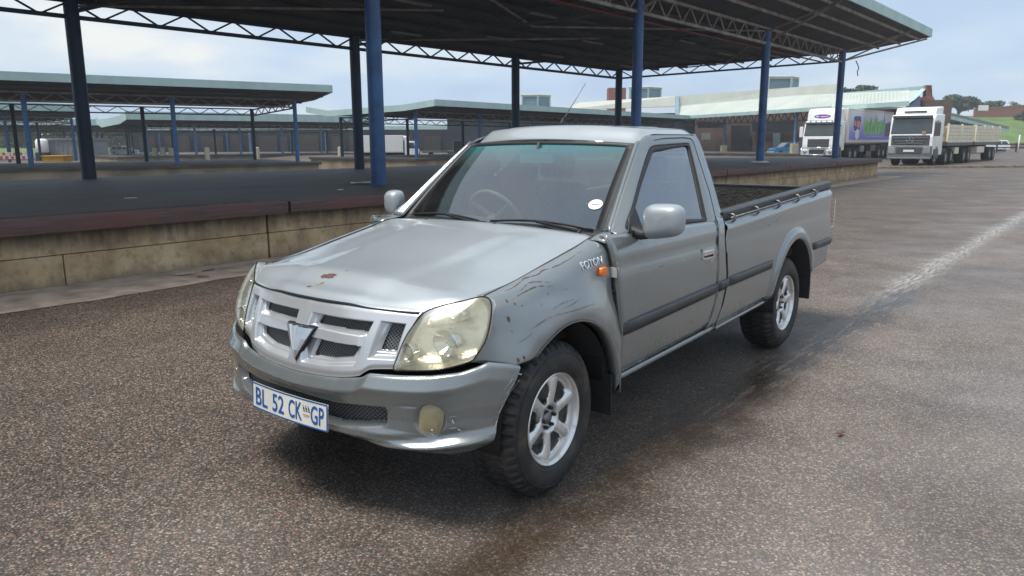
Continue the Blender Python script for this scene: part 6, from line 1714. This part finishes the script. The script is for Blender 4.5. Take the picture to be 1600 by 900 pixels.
side_poly([(-4.75+.48*math.cos(t),1.98+.42*math.sin(t)) for t in [2*math.pi*i/20 for i in range(20)]], .012, M['white'], 'badge_seal')
rr = random.Random(6); b = MB(); gm = [mat('leaf_print_light',(.30,.66,.14),.5), mat('leaf_print_dark',(.08,.36,.14),.5)]
side_poly([(-6.5,1.95),(-6.15,2.5),(-6.6,3.0),(-9.6,3.0),(-9.8,1.95)], .003, mat('pale_green_print',(.50,.66,.42),.5), 'leaf_backing')
b = MB()
for k in range(26):
    x = -6.5-k*.2+rr.uniform(-.1,.1); h = rr.uniform(.8,1.5)*(1 if k < 14 else 1.2); w_ = rr.uniform(.16,.3); z0 = 2.0
    b.add([(x-w_*.3,1.268+k*.0003,z0),(x-w_,1.268+k*.0003,z0+h*.5),(x-w_*.4,1.268+k*.0003,z0+h*.85),(x,1.268+k*.0003,z0+h),(x+w_*.4,1.268+k*.0003,z0+h*.85),(x+w_,1.268+k*.0003,z0+h*.5),(x+w_*.3,1.268+k*.0003,z0)], [tuple(range(7))], k % 2)
b.build('leaf_print', gm, bx)
for (xa, xb) in ((-6.9,-8.0),(-8.4,-9.5),(-9.9,-11.0)):
    side_poly([(xa,1.82),(xb,1.82),(xb,2.12),(xa,2.12)], .012, M['white'], 'caption_panel'); side_poly([(xa-.05,1.86),(xb+.05,1.86),(xb+.05,2.08),(xa-.05,2.08)], .014, mat('caption_blue',(.08,.10,.35),.5), 'caption_field')
    b = MB(); 
    for i in range(4): x = xa-.16-i*.21; b.box((x-.07,1.277,1.90),(x,1.280,2.04))
    tag(b.build('caption_lettering', M['white'], bx), kind='stuff')
b = MB(); b.box((-2.44,-.9,2.5),(-2.2,.9,3.75)); b.build('cooling_unit', M['tg'], bx, bevel=.03)
box_('chassis_frame', (-14.0,-.5,.80),(-1.2,.5,1.18), M['dark'], rt)
for x in (-3.6,-4.85,-11.0,-12.2,-13.4):
    for s in (1,-1): bigwheel(x, s*1.2, .50, .5, rt)
box_('fuel_tank', (-7.2,.55,.55),(-6.2,1.15,1.1), M['metal'], rt, .08); box_('side_skirt', (-10.0,.7,.62),(-8.6,1.2,1.12), M['tg'], rt, .03)
# white tractor with cream slatted trailer
p = at(1419, 257, 46.2); wt = thing('slatted_trailer_truck', 'white tractor truck with dark windscreen pulling a cream slatted side trailer', 'truck', (p.x, p.y, 0), HEAD-.04, None)
cab(wt, 1)
tr_ = []
for (xa, xb) in ((-3.3,-10.3),(-10.9,-18.9)):
    fr_ = box_('trailer_bed', (xb,-1.22,1.15),(xa,1.22,1.42), M['tg'], wt)
    for s in (1,-1):
        for k in range(5):
            n = max(2, int((xa-xb)/2.4))
            for i in range(n):
                a = xa-(xa-xb)*i/n; c = xa-(xa-xb)*(i+1)/n
                b = MB(); b.box((c+.05, s*1.22-.02, 1.36+k*.225),(a-.05, s*1.22+.025, 1.36+k*.225+.205)); b.build('side_board', M['cream'], wt)
        for i in range(max(2,int((xa-xb)/2.4))+1):
            x = xa-(xa-xb)*i/max(2,int((xa-xb)/2.4)); b = MB(); b.box((x-.06,s*1.22-.05,1.40),(x+.06,s*1.22+.06,2.52)); b.build('side_post', M['cream'], wt)
    box_('load', (xb+.1,-1.12,1.42),(xa-.1,1.12,2.3), mat('tan_load',(.40,.34,.24),.9,var=.4,scale=3) if xa > -5 else bpy.data.materials['tan_load'], wt)
box_('chassis_frame', (-18.8,-.45,.75),(-1.2,.45,1.15), M['dark'], wt)
for x in (-3.4,-4.75,-8.2,-9.5,-16.3,-17.6):
    for s in (1,-1): bigwheel(x, s*1.2, .50, .5, wt)
box_('tool_box', (-6.9,.7,.62),(-5.9,1.15,1.05), M['cream'], wt, .04); box_('tool_box', (-14.6,.6,.60),(-12.2,1.15,1.05), M['cream'], wt, .04)
# small hatchbacks
def hatch(name, label, loc, rz, m_, sc=1.0):
    r = thing(name, label, 'car', loc, rz)
    body = [(2.0,.30),(2.02,.62),(1.85,.78),(1.0,.90),(.45,1.35),(-.35,1.42),(-1.55,1.40),(-1.82,1.0),(-1.90,.92),(-1.92,.32)]
    extrude(body, -.80, .80, 'body', m_, r, .07)
    for s in (1,-1):
        for pts in ([(.92,.93),(.48,1.29),(-.02,1.34),(-.02,.93)],[(-.10,.93),(-.10,1.34),(-.78,1.34),(-.80,.93)],[(-.88,.94),(-.86,1.33),(-1.40,1.30),(-1.60,.98)]):
            b = MB(); b.add([(x,s*.806,z) for x, z in pts],[(0,1,2,3)]); b.build('side_window', M['tglass'], r)
        for x in (1.28,-1.22):
            b = MB(); b.lathe([(.001,.02),(.17,.015),(.18,.0)],16,T=lambda v:(x+v[0],s*(.80+v[2]),.29+v[1])); 
            w_ = MB(); w_.lathe([(.18,.0),(.22,.012),(.285,.0),(.29,-.03),(.29,-.2)],22,T=lambda v:(x+v[0],s*(.80+v[2]),.29+v[1])); wo_ = w_.build('wheel', M['ttyre'], r, smooth=True); b.build('wheel_trim', M['hub'], wo_, smooth=True)
        b = MB(); b.box((1.86,s*.60-.12,.60),(2.03,s*.60+.12,.74)); b.build('headlamp', M['bulb'], r, bevel=.02)
    b = MB(); b.add([(1.02,-.70,.92),(1.02,.70,.92),(.50,.62,1.335),(.50,-.62,1.335)],[(0,1,2,3)]); b.build('windscreen', M['tglass'], r)
    for s in (1,-1): b = MB(); b.box((-1.85,min(s*.803,s*.812),.30),(1.95,max(s*.803,s*.812),.42)); b.build('sill_trim', M['white'], r)
    b = MB(); b.box((1.96,-.78,.28),(2.06,.78,.46)); b.build('bumper', M['white'], r, bevel=.03); return r
p = at(1232,243,80); hatch('blue_hatchback', 'bright blue hatchback parked beside the printed box truck', (p.x,p.y,-.05), math.pi+.12, mat('bright_blue_paint',(.02,.42,.90),.3,coat=.6,var=.05))
p = at(1548,240,100); hatch('white_hatchback', 'small white car beyond the guard rail below the grass bank', (p.x,p.y,.0), math.pi-.2, M['tw'])
p = at(195,245,118); hatch('silver_hatchback', 'small silver car half hidden on the grass behind the left docks', (p.x,p.y,-.35), .2, mat('silver_car',(.55,.56,.56),.3,.3))
# small white box truck in the middle distance
p = at(655,247,82); bt = thing('box_truck', 'small white box truck parked beside the thick blue column in the distance', 'truck', (p.x,p.y,-.35), .08)
extrude([(0,.5),(.05,1.0),(-.08,1.15),(-.38,1.85),(-.55,1.95),(-1.45,1.95),(-1.45,.5)], -.95,.95,'cab', M['tw'], bt, .06)
b = MB(); b.add([(-.06,-.85,1.18),(-.06,.85,1.18),(-.34,.80,1.80),(-.34,-.80,1.80)],[(0,1,2,3)]); b.build('windscreen', M['tglass'], bt)
for s in (1,-1): b = MB(); b.add([(-.35,s*.956,1.2),(-1.1,s*.956,1.2),(-1.1,s*.956,1.78),(-.5,s*.956,1.78)],[(0,1,2,3)]); b.build('side_window', M['tglass'], bt)
box_('box_body', (-6.0,-1.05,.85),(-1.6,1.05,2.55), mat('white_box_panel',(.74,.75,.73),.5,var=.06), bt, .03); box_('chassis_frame', (-5.9,-.4,.45),(-.4,.4,.75), M['dark'], bt)
box_('wind_deflector', (-1.7,-.7,1.95),(-1.0,.7,2.5), M['tw'], bt, .15)
for x in (-.75,-4.6):
    for s in (1,-1): bigwheel(x, s*.92, .38, .25, bt)
b = MB(); b.box((-.0,-.8,.52),(.06,.8,.72)); b.build('bumper', M['tg'], bt)
# dark flatbed beside it
p = at(728,246,82); ft = thing('flatbed_truck', 'dark empty flatbed truck in the shade right of the white box truck', 'truck', (p.x,p.y,-.3), .1)
box_('flat_bed', (-4.6,-1.0,.70),(-1.4,1.0,.86), M['tg'], ft); extrude([(0,.4),(0,1.1),(-.3,1.9),(-1.3,1.95),(-1.3,.4)],-.95,.95,'cab',mat('dark_green_cab',(.03,.05,.045),.4),ft,.05)
b = MB(); b.add([(.012,-.8,1.12),(.012,.8,1.12),(-.27,.8,1.80),(-.27,-.8,1.80)],[(0,1,2,3)]); b.build('windscreen', M['tglass'], ft)
for x in (-.7,-3.7):
    for s in (1,-1): bigwheel(x, s*.92, .36, .25, ft)
# grey box building, skip, crates, bollards at the left
M['greybox'] = mat('grey_corrugated_panel', (.20,.21,.22), .6, var=.2, scale=2, coord='World')
gb3 = thing('grey_box_building', 'low grey panelled store behind the dark left column', 'building')
a, c = at(76,252,96), at(152,252,98); b = MB(); b.box((a.x,a.y,-.8),(c.x,a.y+5,at(100,216,96).z)); b.build('store_wall', M['greybox'], gb3)
for k in range(9): x = a.x+(c.x-a.x)*(k+.5)/9; b = MB(); b.box((x-.05,a.y-.05,-.7),(x+.05,a.y,1.95)); b.build('wall_rib', M['greybox'], gb3)
b = MB(); b.box((a.x-.2,a.y-.2,1.9),(c.x+.2,a.y+5.2,2.1)); b.build('flat_roof', M['metal'], gb3)
tk = thing('water_tank', 'white round water tank standing beside the grey store', 'tank', at(66,232,95)); b = MB(); b.lathe([(.001,1.2),(.5,1.15),(.7,.9),(.72,-.4),(.6,-.5)],18); b.build('tank_shell', M['white'], tk, smooth=True); b = MB(); b.box((-.6,-.6,-2.2),(.6,.6,-.5)); b.build('tank_stand', M['shade'], tk)
p = at(91,256,52); sk = thing('yellow_skip', 'yellow open skip on the second dock left of the dark column', 'skip', (p.x,p.y,.30)); 
ym = mat('yellow_paint',(.85,.48,.04),.5,var=.25,scale=3)
extrude([(-.72,0),(-.80,.38),(.80,.38),(.72,0)],-.5,.5,'skip_body',ym,sk,.02); b = MB(); b.box((-.84,-.55,.36),(.84,.55,.41)); b.build('skip_rim', ym, sk)
cm = [mat('red_crate',(.52,.10,.08),.6), mat('white_crate',(.70,.62,.58),.6)]
for k in range(10):
    for j in range(2 if k % 3 else 1):
        p = at(4+k*4.4,247,66); b = MB(); w_, h_ = .25, .30
        b.box((-w_/2*.8,-.18,j*h_),(w_/2*.8,.18,j*h_+.22)); b.box((-w_/2,-.2,j*h_+.20),(w_/2,.2,j*h_+.27)); o = b.build('crate', cm[(k+j) % 2]); o.location = (p.x,p.y,.2)
        tag(o, ('red' if (k+j) % 2 == 0 else 'white')+' produce crate in the stacked row at the far left dock', 'crate', 'stacked red and white crates at far left')
b_lab = {255:'leftmost of the pair of cream bollards under the folded canopy',268:'cream bollard just right of its twin under the folded canopy',243:'cream bollard left of the pair under the folded canopy',402:'cream bollard standing alone in the middle of the far dock',324:'squat pale bollard between two blue columns in the distance',532:'cream bollard right of the second canopy corner column'}
for u, lab in b_lab.items():
    p = at(u,243.5,86); r = thing('bollard', lab, 'bollard', (p.x,p.y,.0), 0, 'cream concrete bollards'); b = MB(); b.lathe([(.001,1.02),(.2,1.0),(.27,.95),(.30,-.5)],12); b.build('bollard_body', bpy.data.materials['cream_stub'], r, smooth=True, auto=40)
